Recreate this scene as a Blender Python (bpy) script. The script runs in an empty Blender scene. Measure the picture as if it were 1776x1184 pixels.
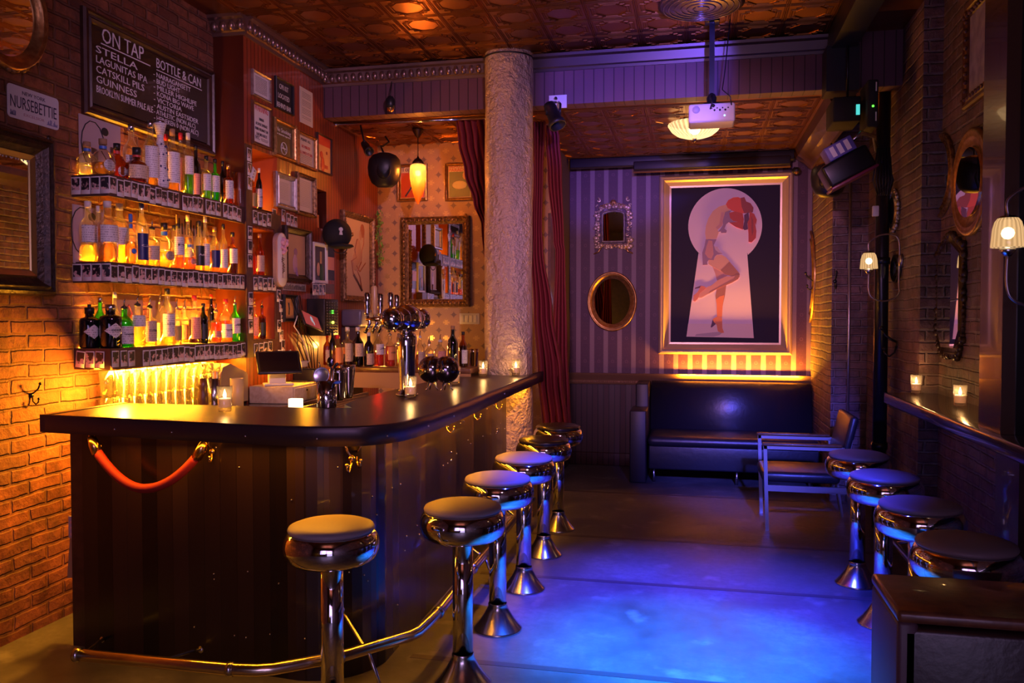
import bpy, bmesh, math, random
from mathutils import Vector, Matrix
PI = math.pi
S = bpy.context.scene
COL = S.collection
R = random.Random(7)

# ------------------------------------------------------------------ camera
IMW, IMH, FOC, VX, VY = 1776., 1184., 1430., 1205., 550.
HC = 1.6
YAW = math.atan((VX - IMW / 2) / FOC)
PIT = math.atan((IMH / 2 - VY) / FOC)
FW = Vector((-math.sin(YAW) * math.cos(PIT), math.cos(YAW) * math.cos(PIT), -math.sin(PIT)))
RT = Vector((math.cos(YAW), math.sin(YAW), 0))
UP = RT.cross(FW)
CAMP = Vector((0, 0, HC))
def P(u, v, **k):
    """surveying helper: the point of a wall, shelf or floor plane seen at a pixel of the photograph"""
    r = FW + RT * ((u - IMW / 2) / FOC) - UP * ((v - IMH / 2) / FOC)
    (ax, val), = k.items()
    i = 'xyz'.index(ax)
    return CAMP + r * ((val - CAMP[i]) / r[i])
def depth(p): return (Vector(p) - CAMP).dot(FW)

cd = bpy.data.cameras.new('camera')
cam = bpy.data.objects.new('camera', cd); COL.objects.link(cam)
cam.location = CAMP
cam.rotation_euler = Matrix((RT, UP, -FW)).transposed().to_euler()
cd.sensor_width = 36; cd.lens = 36 * FOC / IMW; cd.clip_start = .05
S.camera = cam
S.view_settings.view_transform = 'Standard'; S.view_settings.look = 'None'
S.view_settings.gamma = 1; S.view_settings.use_curve_mapping = False
S.view_settings.exposure = 0.0
S.cycles.max_bounces = 10; S.cycles.transparent_max_bounces = 32
S.cycles.diffuse_bounces = 3; S.cycles.glossy_bounces = 4; S.cycles.transmission_bounces = 6
S.cycles.sample_clamp_indirect = 4
S.cycles.caustics_reflective = False; S.cycles.caustics_refractive = False
wd = bpy.data.worlds.new('world'); S.world = wd; wd.use_nodes = True
wd.node_tree.nodes['Background'].inputs[0].default_value = (.3, .15, .5, 1)
wd.node_tree.nodes['Background'].inputs[1].default_value = .01

# ------------------------------------------------------------------ lights
AMB = (1, .36, .015); WARM = (1, .5, .16); BLUE = (.03, .07, 1); LAV = (.8, .42, 1)
def lamp(name, kind, loc, col, power, target=None, size=.1, size_y=None, spot=60, blend=.5, rot=None, spread=None):
    l = bpy.data.lights.new(name, kind); l.color = col; l.energy = power
    if kind == 'AREA':
        l.size = size
        if size_y: l.shape = 'RECTANGLE'; l.size_y = size_y
        if spread: l.spread = math.radians(spread)
    else: l.shadow_soft_size = size
    if kind == 'SPOT': l.spot_size = math.radians(spot); l.spot_blend = blend
    o = bpy.data.objects.new(name, l); COL.objects.link(o); o.location = loc
    if target is not None:
        d = (Vector(target) - Vector(loc)).normalized()
        o.rotation_euler = d.to_track_quat('-Z', 'Y').to_euler()
    if rot: o.rotation_euler = rot
    return o
def strip_y(name, x, y, z, length, th, col, power, w=.015):      # long axis along Y; th turns its face about Y
    return lamp(name, 'AREA', (x, y, z), col, power, size=w, size_y=length, rot=(0, math.radians(th), 0))
# added violet front fill, standing before the unseen street windows
lamp('front_fill_light', 'AREA', (0, -2.3, 1.9), LAV, 19, (0.1, 6, 1.5), 2.2, 1.5)
# blue stage spots, then two added violet fill spots
lamp('blue_floor_spot', 'SPOT', (-.05, 3.7, 3.5), (.03, .045, 1), 3600, (0, 4.45, 0), .06, spot=45, blend=1)
lamp('cyan_floor_spot', 'SPOT', (.0, 3.6, 3.5), (.0, .28, 1), 3300, (-.04, 3.85, 0), .05, spot=33, blend=1)
lamp('blue_wash_spot', 'SPOT', (.85, 1.0, 2.9), (.08, .09, 1), 3600, (.5, 7.2, .6), .08, spot=18, blend=1)
lamp('blue_beam_spot', 'SPOT', (.3, 2.4, 3.0), (.16, .1, 1), 900, (-.45, 6.46, 3.40), .04, spot=22, blend=.5)
lamp('blue_pillar_spot', 'SPOT', (.5, 1.2, 2.7), (.1, .06, 1), 330, P(414, 212, y=5.2), .02, spot=2.6, blend=.2)
lamp('violet_bar_fill', 'SPOT', (.8, .9, 3.35), (1, .5, .88), 470, (-2.5, 5.7, 2.0), .08, spot=52, blend=1)  # added fill washing shelves, panelling and column, no fixture there
lamp('violet_back_fill', 'SPOT', (-.35, 1.2, 2.72), (1, .42, .85), 680, (-.05, 8.9, 1.9), .08, spot=34, blend=1)  # added fill brightening the keyhole painting and back wall
# amber LED strips along the bottle shelves (facing up the wall and out) and below the lowest shelf
for z, pw in ((1.445, 100), (1.912, 38), (2.378, 10)):
    strip_y('shelf_led_light', -3.262, 4.52, z, 1.3, -143, AMB, pw)
strip_y('under_shelf_led_light', -3.14, 4.5, 1.325, 1.36, 0, AMB, 60, .03)
lamp('brick_fill_light', 'AREA', (-2.98, 3.84, 1.30), AMB, 22, target=(-3.3, 3.3, .75), size=.06)  # extra lamp added to brighten the lower brick past the shelf end
for y, z in ((5.42, 1.445), (5.42, 1.912), (5.42, 2.378)):
    strip_y('cubby_led_light', -3.25, y, z, .3, -143, AMB, 3)
# amber strip under the bar top
strip_y('bar_led_light', -1.27, 4.85, 1.07, 2.9, 25, AMB, 15)
lamp('bar_led_light', 'AREA', (-2.1, 3.22, 1.07), AMB, 9, size=1.4, size_y=.015, rot=(math.radians(-25), 0, 0))
# amber strip behind the bench top, shining up the wall
lamp('bench_led_light', 'AREA', (.45, 8.80, .96), AMB, 75, size=1.2, size_y=.02, rot=(math.radians(180 - 12), 0, 0))
# amber lamps behind the bar, no fixtures modelled
lamp('back_bar_light', 'POINT', (-2.75, 5.5, 1.27), AMB, 7, size=.05)
lamp('speed_rail_light', 'AREA', (-1.87, 4.8, 1.06), AMB, 3, size=.03, size_y=1.0, rot=(0, math.radians(60), 0))
lamp('picture_glow_light', 'POINT', (-2.75, 6.9, 1.35), (1, .4, .06), 14, size=.03)
# ------------------------------------------------------------------ materials
MATS = {}
class NT:
    def __init__(s, name):
        s.m = bpy.data.materials.new(name); s.m.use_nodes = True
        s.t = s.m.node_tree; s.b = s.t.nodes['Principled BSDF']; s.out = s.t.nodes['Material Output']
    def n(s, typ, **k):
        nd = s.t.nodes.new(typ)
        for a, v in k.items():
            if a.startswith('i_'): 
                s.put(nd.inputs[int(a[2:])], v)
            else: setattr(nd, a, v)
        return nd
    def put(s, sock, v):
        if hasattr(v, 'is_output') or isinstance(v, bpy.types.NodeSocket): s.t.links.new(v, sock)
        elif isinstance(v, tuple) and len(v) == 3 and sock.type == 'RGBA': sock.default_value = (*v, 1)
        else: sock.default_value = v
    def math(s, op, a, b=0., c=0.):
        return s.n('ShaderNodeMath', operation=op, i_0=a, i_1=b, i_2=c).outputs[0]
    def pos(s):
        g = s.n('ShaderNodeNewGeometry').outputs['Position']
        x = s.n('ShaderNodeSeparateXYZ', i_0=g)
        return g, x.outputs[0], x.outputs[1], x.outputs[2]
    def comb(s, x, y, z): return s.n('ShaderNodeCombineXYZ', i_0=x, i_1=y, i_2=z).outputs[0]
    def noise(s, vec, scale, detail=3, col=False, rough=.5):
        nd = s.n('ShaderNodeTexNoise'); nd.inputs['Scale'].default_value = scale; nd.inputs['Detail'].default_value = detail
        nd.inputs['Roughness'].default_value = rough
        if vec is not None: s.t.links.new(vec, nd.inputs['Vector'])
        return nd.outputs[1 if col else 0]
    def mix(s, f, a, b, blend='MIX'):
        nd = s.n('ShaderNodeMix', data_type='RGBA', blend_type=blend)
        s.put(nd.inputs[0], f); s.put(nd.inputs[6], a); s.put(nd.inputs[7], b); return nd.outputs[2]
    def ramp(s, f, stops):
        nd = s.n('ShaderNodeValToRGB'); s.put(nd.inputs[0], f)
        e = nd.color_ramp.elements
        while len(e) < len(stops): e.new(.5)
        for k, (p, c) in enumerate(stops): e[k].position = p; e[k].color = (*c, 1)
        return nd.outputs[0]
    def bump(s, h, st=.3, dist=.01, chain=None):
        nd = s.n('ShaderNodeBump'); nd.inputs['Strength'].default_value = st; nd.inputs['Distance'].default_value = dist
        s.put(nd.inputs['Height'], h)
        if chain: s.put(nd.inputs['Normal'], chain)
        s.put(s.b.inputs['Normal'], nd.outputs[0]); return nd.outputs[0]
    def set(s, **k):
        for a, v in k.items(): s.put(s.b.inputs[a.replace('_', ' ')], v)
        return s
def M(name, col=(.5, .5, .5), rough=.5, metal=0., bump=None, col2=None, ns=8., coat=0., emit=None, es=1., spec=.5, alpha=None):
    if name in MATS: return MATS[name]
    t = NT(name); g = t.n('ShaderNodeTexCoord').outputs['Object']
    if col2 is not None:
        f = t.noise(g, ns, 5)
        c = t.ramp(f, [(.38, col), (.62, col2)]); t.put(t.b.inputs['Base Color'], c)
    else: t.put(t.b.inputs['Base Color'], col)
    t.b.inputs['Roughness'].default_value = rough; t.b.inputs['Metallic'].default_value = metal
    t.b.inputs['Coat Weight'].default_value = coat; t.b.inputs['Specular IOR Level'].default_value = spec
    if bump: t.bump(t.noise(g, bump[0], 4), bump[1], bump[2] if len(bump) > 2 else .005)
    if emit: t.put(t.b.inputs['Emission Color'], emit); t.b.inputs['Emission Strength'].default_value = es
    MATS[name] = t.m; return t.m
def glassy(name, col, gloss=.10, haze=.12, hazecol=None, shadow=True):
    """thin-walled tinted glass: clear see-through + mirror sheen + a little scattering"""
    if name in MATS: return MATS[name]
    t = NT(name); t.t.nodes.remove(t.b)
    tr = t.n('ShaderNodeBsdfTransparent', i_0=col).outputs[0]
    tl = t.n('ShaderNodeBsdfTranslucent', i_0=hazecol or col).outputs[0]
    gl = t.n('ShaderNodeBsdfGlossy', i_0=(1, 1, 1)); gl.inputs['Roughness'].default_value = .06
    fr = t.n('ShaderNodeLayerWeight'); fr.inputs[0].default_value = .35
    a = t.n('ShaderNodeMixShader', i_0=haze, i_1=tr, i_2=tl).outputs[0]
    f = t.math('ADD', t.math('MULTIPLY', fr.outputs[1], .75), gloss)
    t.put(t.out.inputs[0], t.n('ShaderNodeMixShader', i_0=f, i_1=a, i_2=gl.outputs[0]).outputs[0])
    MATS[name] = t.m; return t.m
def glow_glass(name, col, es, transp=.4, var=None, zmap=None):
    if name in MATS: return MATS[name]
    t = NT(name); t.t.nodes.remove(t.b); e = t.n('ShaderNodeEmission'); e.inputs[1].default_value = es; t.put(e.inputs[0], col)
    g = t.n('ShaderNodeTexCoord').outputs['Object']; x = t.n('ShaderNodeSeparateXYZ', i_0=g)
    if var:
        an = t.math('ARCTAN2', x.outputs[1], x.outputs[0]); s_ = t.math('SINE', t.math('MULTIPLY', an, float(var)))
        t.put(e.inputs[1], t.math('MULTIPLY', t.math('ADD', 1., t.math('MULTIPLY', s_, .4)), es))
    tr = t.n('ShaderNodeBsdfTransparent', i_0=(1, .85, .65)).outputs[0]; gl = t.n('ShaderNodeBsdfGlossy'); gl.inputs['Roughness'].default_value = .15
    a = t.n('ShaderNodeMixShader', i_0=transp, i_1=e.outputs[0], i_2=tr).outputs[0]
    t.put(t.out.inputs[0], t.n('ShaderNodeMixShader', i_0=.06, i_1=a, i_2=gl.outputs[0]).outputs[0]); MATS[name] = t.m; return t.m
def brick(name, c1, c2, mortar, axis, scale=1., paint=None, rough=.75):
    t = NT(name); g, x, y, z = t.pos()
    u = y if axis == 'x' else x
    if axis == 'b': u = t.math('ADD', x, y)
    wob = t.math('ADD', t.noise(g, 2.2, 3), t.math('MULTIPLY', t.noise(g, 13., 3), .5))
    vec = t.comb(t.math('ADD', u, t.math('MULTIPLY', wob, .04)), t.math('ADD', z, t.math('MULTIPLY', wob, .03)), 0.)
    b = t.n('ShaderNodeTexBrick'); t.put(b.inputs['Vector'], vec)
    b.inputs['Scale'].default_value = scale
    t.put(b.inputs['Color1'], c1); t.put(b.inputs['Color2'], c2); t.put(b.inputs['Mortar'], mortar)
    b.inputs['Mortar Size'].default_value = .011; b.inputs['Mortar Smooth'].default_value = .6; b.inputs['Bias'].default_value = -.1
    b.inputs['Brick Width'].default_value = .215; b.inputs['Row Height'].default_value = .073
    n1 = t.noise(g, 14, 6, rough=.7); n2 = t.noise(g, 3.1, 4)
    c = t.mix(t.ramp(n1, [(.42, (0, 0, 0)), (.7, (1, 1, 1))]), b.outputs[0], tuple(v * .35 for v in c1))
    c = t.mix(t.ramp(n2, [(.5, (0, 0, 0)), (.68, (.8, .8, .8))]), c, mortar)
    c = t.mix(t.ramp(t.noise(g, 1.7, 6, rough=.65), [(.52, (0, 0, 0)), (.66, (.7, .7, .7))]), c, tuple(min(1., v * 1.9) for v in c1))
    if paint: c = t.mix(t.ramp(n2, [(.3, (.85, .85, .85)), (.6, (.3, .3, .3))]), c, paint)
    t.set(Base_Color=c, Roughness=rough)
    h = t.math('ADD', t.math('MULTIPLY', b.outputs[1], -1.), t.math('MULTIPLY', n1, .9))
    t.bump(h, .9, .018)
    MATS[name] = t.m; return t.m
def boards(name, c1, c2, width, axis, rough=.3, groove=.12, coat=.3, var=.5, spec=.5):
    """vertical boards with dark grooves"""
    t = NT(name); g, x, y, z = t.pos()
    u = {'x': x, 'y': y}.get(axis)
    if axis == 'uv':
        u = t.n('ShaderNodeSeparateXYZ', i_0=t.n('ShaderNodeTexCoord').outputs['UV']).outputs[0]
    q = t.math('DIVIDE', u, width); fl = t.math('FLOOR', q); fr = t.math('FRACT', q)
    wn = t.n('ShaderNodeTexWhiteNoise', noise_dimensions='1D'); t.put(wn.inputs['W'], fl)
    gr = t.math('LESS_THAN', t.math('ABSOLUTE', t.math('SUBTRACT', fr, .5)), .5 - groove)
    st = t.noise(t.comb(t.math('MULTIPLY', u, 60.), t.math('MULTIPLY', z, 2.5), t.math('MULTIPLY', fl, 3.7)), 1., 4)
    c = t.mix(t.math('ADD', t.math('MULTIPLY', wn.outputs[0], var), t.math('MULTIPLY', st, 1 - var)), c1, c2)
    c = t.mix(gr, tuple(v * .25 for v in c1), c)
    t.set(Base_Color=c, Coat_Weight=coat, Specular_IOR_Level=spec)
    t.put(t.b.inputs['Roughness'], t.math('ADD', rough, t.math('MULTIPLY', wn.outputs[0], .2)))
    t.bump(t.math('ADD', gr, t.math('MULTIPLY', st, .12)), .5, .004)
    MATS[name] = t.m; return t.m
def tin(name, c):
    t = NT(name); g, x, y, z = t.pos(); n = t.noise(g, 5, 4)
    t.set(Base_Color=t.mix(n, c, tuple(v * .6 for v in c)), Metallic=.9, Roughness=.3)
    t.bump(t.math('ADD', t.noise(g, 4., 2), t.math('MULTIPLY', t.noise(g, 40, 3), .06)), .5, .012)
    MATS[name] = t.m; return t.m
def stripes(name):
    t = NT(name); g, x, y, z = t.pos()
    q = t.math('FRACT', t.math('DIVIDE', t.math('ADD', x, 10.02), .1485))
    lt = t.math('LESS_THAN', q, .33)
    n = t.noise(g, 60, 3)
    vx = t.math('SUBTRACT', q, .665); vz = t.math('SUBTRACT', t.math('FRACT', t.math('DIVIDE', z, .25)), .5)
    d = t.math('SQRT', t.math('ADD', t.math('POWER', t.math('MULTIPLY', vx, 1.), 2.), t.math('POWER', t.math('MULTIPLY', vz, 1.7), 2.)))
    ring = t.math('MULTIPLY', t.math('GREATER_THAN', d, .07), t.math('LESS_THAN', d, .12))
    orn = t.math('MULTIPLY', t.math('GREATER_THAN', t.noise(t.comb(t.math('MULTIPLY', t.math('ABSOLUTE', vx), 30.), t.math('MULTIPLY', z, 40.), 0.), 1., 2), .58), .35)
    dark = t.mix(t.math('MAXIMUM', ring, orn), (.075, .02, .045), (.14, .05, .08))
    c = t.mix(lt, dark, (.27, .17, .19))
    t.set(Base_Color=t.mix(t.math('MULTIPLY', n, .3), c, (.05, .02, .03)), Roughness=.55)
    t.bump(n, .1, .002)
    MATS[name] = t.m; return t.m
def damask(name):
    t = NT(name); g, x, y, z = t.pos()
    def cell(ox, oz, px, pz):
        a = t.math('SUBTRACT', t.math('FRACT', t.math('DIVIDE', t.math('ADD', x, ox), px)), .5)
        b = t.math('SUBTRACT', t.math('FRACT', t.math('DIVIDE', t.math('ADD', z, oz), pz)), .5)
        return t.math('ABSOLUTE', a), t.math('ABSOLUTE', b)
    a, b = cell(10., 10., .15, .15); a2, b2 = cell(10.075, 10.075, .15, .15)
    d1 = t.math('ADD', a, b); d2 = t.math('ADD', a2, b2)
    sc = t.math('SINE', t.math('MULTIPLY', t.math('ADD', t.math('POWER', a, 2.), t.math('POWER', b, 2.)), 90.))
    dia = t.math('LESS_THAN', t.math('ADD', d1, t.math('MULTIPLY', sc, .03)), .2)
    fl = t.math('LESS_THAN', t.math('ADD', d2, t.math('MULTIPLY', t.math('SINE', t.math('MULTIPLY', t.math('SUBTRACT', a2, b2), 30.)), .07)), .21)
    n = t.noise(g, 90, 4)
    c = t.mix(dia, (.50, .30, .15), (.2, .125, .11)); c = t.mix(fl, c, (.68, .45, .22))
    t.set(Base_Color=t.mix(t.math('MULTIPLY', n, .25), c, (.25, .15, .1)), Metallic=t.math('MULTIPLY', fl, .5), Roughness=t.math('SUBTRACT', .5, t.math('MULTIPLY', fl, .18)))
    t.bump(t.math('ADD', dia, t.math('MULTIPLY', fl, .8)), .25, .002)
    MATS[name] = t.m; return t.m
def concrete(name):
    t = NT(name); g, x, y, z = t.pos()
    n = t.noise(g, 1.3, 6, rough=.65); n2 = t.noise(g, 22, 5, rough=.7)
    c = t.ramp(n, [(.35, (.06, .055, .06)), (.65, (.2, .185, .19))])
    c = t.mix(t.ramp(n2, [(.35, (.5, .5, .5)), (.6, (0, 0, 0))]), c, (.08, .075, .08))
    c = t.mix(t.ramp(t.noise(g, 4.2, 6), [(.6, (0, 0, 0)), (.72, (.5, .5, .5))]), c, (.34, .32, .32))
    t.set(Base_Color=c, Roughness=t.ramp(n, [(.3, (.34, .34, .34)), (.7, (.55, .55, .55))]))
    t.bump(n2, .18, .003); MATS[name] = t.m; return t.m
def photo(name):
    """the little dark snapshots: dark ground with pale figures, different on every print"""
    t = NT(name); oi = t.n('ShaderNodeObjectInfo')
    g = t.n('ShaderNodeTexCoord').outputs['Object']
    off = t.n('ShaderNodeVectorMath', operation='ADD', i_0=g); t.put(off.inputs[1], t.comb(t.math('MULTIPLY', oi.outputs['Random'], 37.), t.math('MULTIPLY', oi.outputs['Random'], 91.), 0.))
    n = t.noise(off.outputs[0], 42, 2); n2 = t.noise(off.outputs[0], 75, 3)
    sk = t.mix(n2, (.75, .38, .26), (.65, .55, .6))
    z = t.n('ShaderNodeSeparateXYZ', i_0=g).outputs[2]
    f = t.ramp(t.math('SUBTRACT', n, t.math('MULTIPLY', z, 4.)), [(.5, (0, 0, 0)), (.6, (1, 1, 1))])
    t.set(Base_Color=t.mix(f, (.02, .016, .022), sk), Roughness=.35); MATS[name] = t.m; return t.m

brick_l = brick('old_red_brick', (.36, .12, .055), (.15, .04, .02), (.2, .085, .05), 'x')
brick_r = brick('dark_brick', (.19, .10, .09), (.10, .055, .055), (.2, .16, .16), 'b', rough=.55)
wood_wall = boards('mahogany_beadboard', (.26, .045, .016), (.34, .065, .022), .05, 'y', .32, .07, .2, .3)
wood_beam = boards('mahogany_beam_boards', (.12, .05, .07), (.14, .06, .085), .078, 'x', .45, .05, .1, .3)
wood_alc = boards('wainscot_boards', (.045, .018, .02), (.06, .022, .025), .06, 'x', .4, .07, .1, .3)
bar_front = boards('dark_lacquered_boards', (.004, .003, .004), (.034, .013, .008), .085, 'uv', .26, .012, .12, .85)
tin_c = tin('copper_tin_ceiling', (.36, .13, .035))
tin_l = tin('bronze_tin_ceiling', (.40, .15, .04))
paper_s = stripes('striped_wallpaper'); paper_d = damask('gold_damask_wallpaper'); conc = concrete('worn_concrete'); snap = photo('snapshot_image')
dark_wood = M('dark_wood', (.035, .014, .01), .32, bump=(30, .15), col2=(.06, .024, .015), ns=12, coat=.3)
mid_wood = M('brown_wood', (.16, .06, .025), .35, bump=(40, .15), col2=(.1, .035, .015), ns=20, coat=.2)
shelf_wood = M('shelf_wood', (.05, .02, .02), .5, col2=(.08, .035, .03), ns=20)
black = M('black_plastic', (.012, .011, .014), .4); matte = M('black_cloth', (.008, .008, .01), .8)
blackm = M('black_metal', (.015, .015, .018), .3, .4); duct_m = M('black_duct', (.01, .009, .012), .45)
chrome = M('chrome', (.85, .83, .82), .07, 1.); steel = M('brushed_steel', (.62, .6, .58), .22, 1., bump=(220, .05, .001))
champ = M('champagne_frame', (.66, .5, .34), .36, .5, bump=(30, .1, .002))
brass = M('brass', (.85, .5, .16), .2, 1.); goldf = M('gold_leaf', (.62, .37, .13), .34, .85, bump=(60, .3, .004), col2=(.42, .22, .07), ns=30)
oldgold = M('antique_gold', (.36, .2, .08), .42, .7, bump=(80, .5, .006), col2=(.14, .07, .03), ns=40)
silverf = M('silver_leaf', (.55, .5, .46), .33, .85, bump=(60, .2, .003), col2=(.4, .34, .3), ns=30)
darkf = M('dark_carved_wood', (.07, .035, .02), .35, .2, bump=(60, .5, .006), col2=(.03, .015, .01), ns=30)
mirror = M('mirror_glass', (.86, .85, .84), .015, 1.)
white = M('white_card', (.75, .73, .7), .5); paper = M('cream_paper', (.62, .56, .47), .6); ivory = M('ivory_plastic', (.7, .66, .58), .4)
ink = M('black_ink', (.02, .02, .025), .6); redink = M('red_ink', (.55, .04, .03), .5); chalk = M('white_chalk', (.85, .8, .84), .8)
skin = M('painted_skin', (.72, .38, .22), .5); skin2 = M('painted_skin_shade', (.5, .2, .1), .5); lav = M('painted_pale_ground', (.82, .66, .76), .6, spec=.2)
redp = M('painted_red', (.6, .06, .03), .5); redd = M('painted_dark_red', (.28, .025, .015), .5); navyp = M('painted_navy', (.018, .012, .035), .6, spec=.2); mauvep = M('painted_mauve', (.3, .16, .25), .5)
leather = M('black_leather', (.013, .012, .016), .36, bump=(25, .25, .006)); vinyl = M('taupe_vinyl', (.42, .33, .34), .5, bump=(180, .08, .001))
vinylb = M('black_vinyl', (.03, .02, .02), .25); velvet = M('red_velvet', (.19, .012, .014), .75, bump=(40, .2, .004)); velvetr = M('scarlet_velvet', (.3, .012, .012), .7, bump=(80, .2, .003))
mplaster = NT('metallic_painted_plaster')
_g = mplaster.n('ShaderNodeTexCoord').outputs['Object']
_h = mplaster.math('ADD', mplaster.noise(_g, 17, 5, rough=.6), mplaster.math('MULTIPLY', mplaster.noise(_g, 48, 3), .35))
mplaster.set(Base_Color=mplaster.mix(mplaster.noise(_g, 30, 3), (.78, .6, .5), (.62, .45, .37)), Metallic=.4, Roughness=.38)
mplaster.bump(_h, 1., .06); mplaster = mplaster.m
top_m = M('dark_zinc_top', (.045, .028, .03), .3, .25, bump=(6, .06, .004), col2=(.028, .016, .018), ns=5)
edge_m = M('zinc_edge_band', (.11, .075, .085), .38, .7, bump=(12, .08, .003))
wax = M('white_wax', (.8, .7, .8), .4, emit=(1, .35, .12), es=.7); flame = M('candle_flame', (1, .7, .3), .5, emit=(1, .62, .22), es=45)  # wax emission puts the flame's glow into the material
green_l = M('green_indicator', (0, .5, 0), .5, emit=(.1, 1, .05), es=3); teal_l = M('teal_display', (0, .3, .3), .5, emit=(.1, .8, .75), es=.9)
blue_l = M('blue_indicator', (.1, .3, 1), .5, emit=(.2, .6, 1), es=5); led_m = M('amber_led', (1, .5, .05), .5, emit=(1, .36, .015), es=14)
clear = glassy('clear_glass', (.95, .93, .9), .05, .06); amberg = glassy('amber_glass', (.6, .26, .05), .05, .3, (.8, .35, .08))
greeng = glassy('green_glass', (.12, .5, .06), .05, .35, (.2, .9, .1)); darkg = glassy('dark_green_glass', (.03, .07, .02), .06, .2); blackg = M('black_glass', (.004, .004, .006), .05, coat=1.)
LIQ = dict(clear=glassy('clear_liquid', (.93, .9, .85), .02, .12), gold=glassy('golden_liquid', (.95, .68, .22), .02, .35, (1, .7, .2)), amber=glassy('amber_liquid', (.75, .3, .05), .02, .45, (1, .4, .08)),
           red=glassy('red_liquid', (.8, .12, .05), .02, .5, (1, .2, .08)), dark=glassy('dark_liquid', (.12, .03, .015), .02, .4, (.3, .08, .03)), green=glassy('green_liquid', (.25, .6, .08), .02, .45, (.3, 1, .1)))
GL = dict(c=clear, a=amberg, g=greeng, d=darkg, k=blackg)
def printed(name, col, inkc=(.12, .09, .1)):
    t = NT(name); g = t.n('ShaderNodeTexCoord').outputs['Object']; x = t.n('ShaderNodeSeparateXYZ', i_0=g)
    an = t.math('ARCTAN2', x.outputs[1], x.outputs[0]); row = t.math('FRACT', t.math('DIVIDE', x.outputs[2], .0125)); ri = t.math('FLOOR', t.math('DIVIDE', x.outputs[2], .0125))
    n = t.noise(t.comb(t.math('MULTIPLY', an, 14.), t.math('MULTIPLY', ri, 3.3), t.math('MULTIPLY', t.n('ShaderNodeObjectInfo').outputs['Random'], 30.)), 1., 1)
    f = t.math('MULTIPLY', t.math('MULTIPLY', t.math('GREATER_THAN', row, .55), t.math('GREATER_THAN', n, .5)), .6)
    t.set(Base_Color=t.mix(f, col, inkc), Roughness=.5); MATS[name] = t.m; return t.m
LAB = dict(w=printed('white_label', (.72, .68, .66)), t=printed('tan_label', (.6, .45, .3)), n=M('navy_label', (.015, .02, .12), .35), b=M('blue_label', (.05, .16, .6), .4), k=M('black_label', (.015, .018, .022), .4), p=printed('pink_label', (.7, .3, .22), (.3, .05, .05)),
           r=M('red_label', (.55, .05, .04), .5), o=M('orange_label', (.75, .28, .08), .5), y=M('olive_label', (.35, .3, .07), .5), g=M('green_label', (.05, .28, .1), .5))
CAPM = dict(k=black, w=ivory, r=M('red_wax', (.6, .02, .03), .4), s=steel, c=M('cork', (.35, .2, .1), .8), b=LAB['b'], g=M('gold_cap', (.6, .38, .12), .3, .8), n=LAB['n'])
curt_m = velvet
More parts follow.
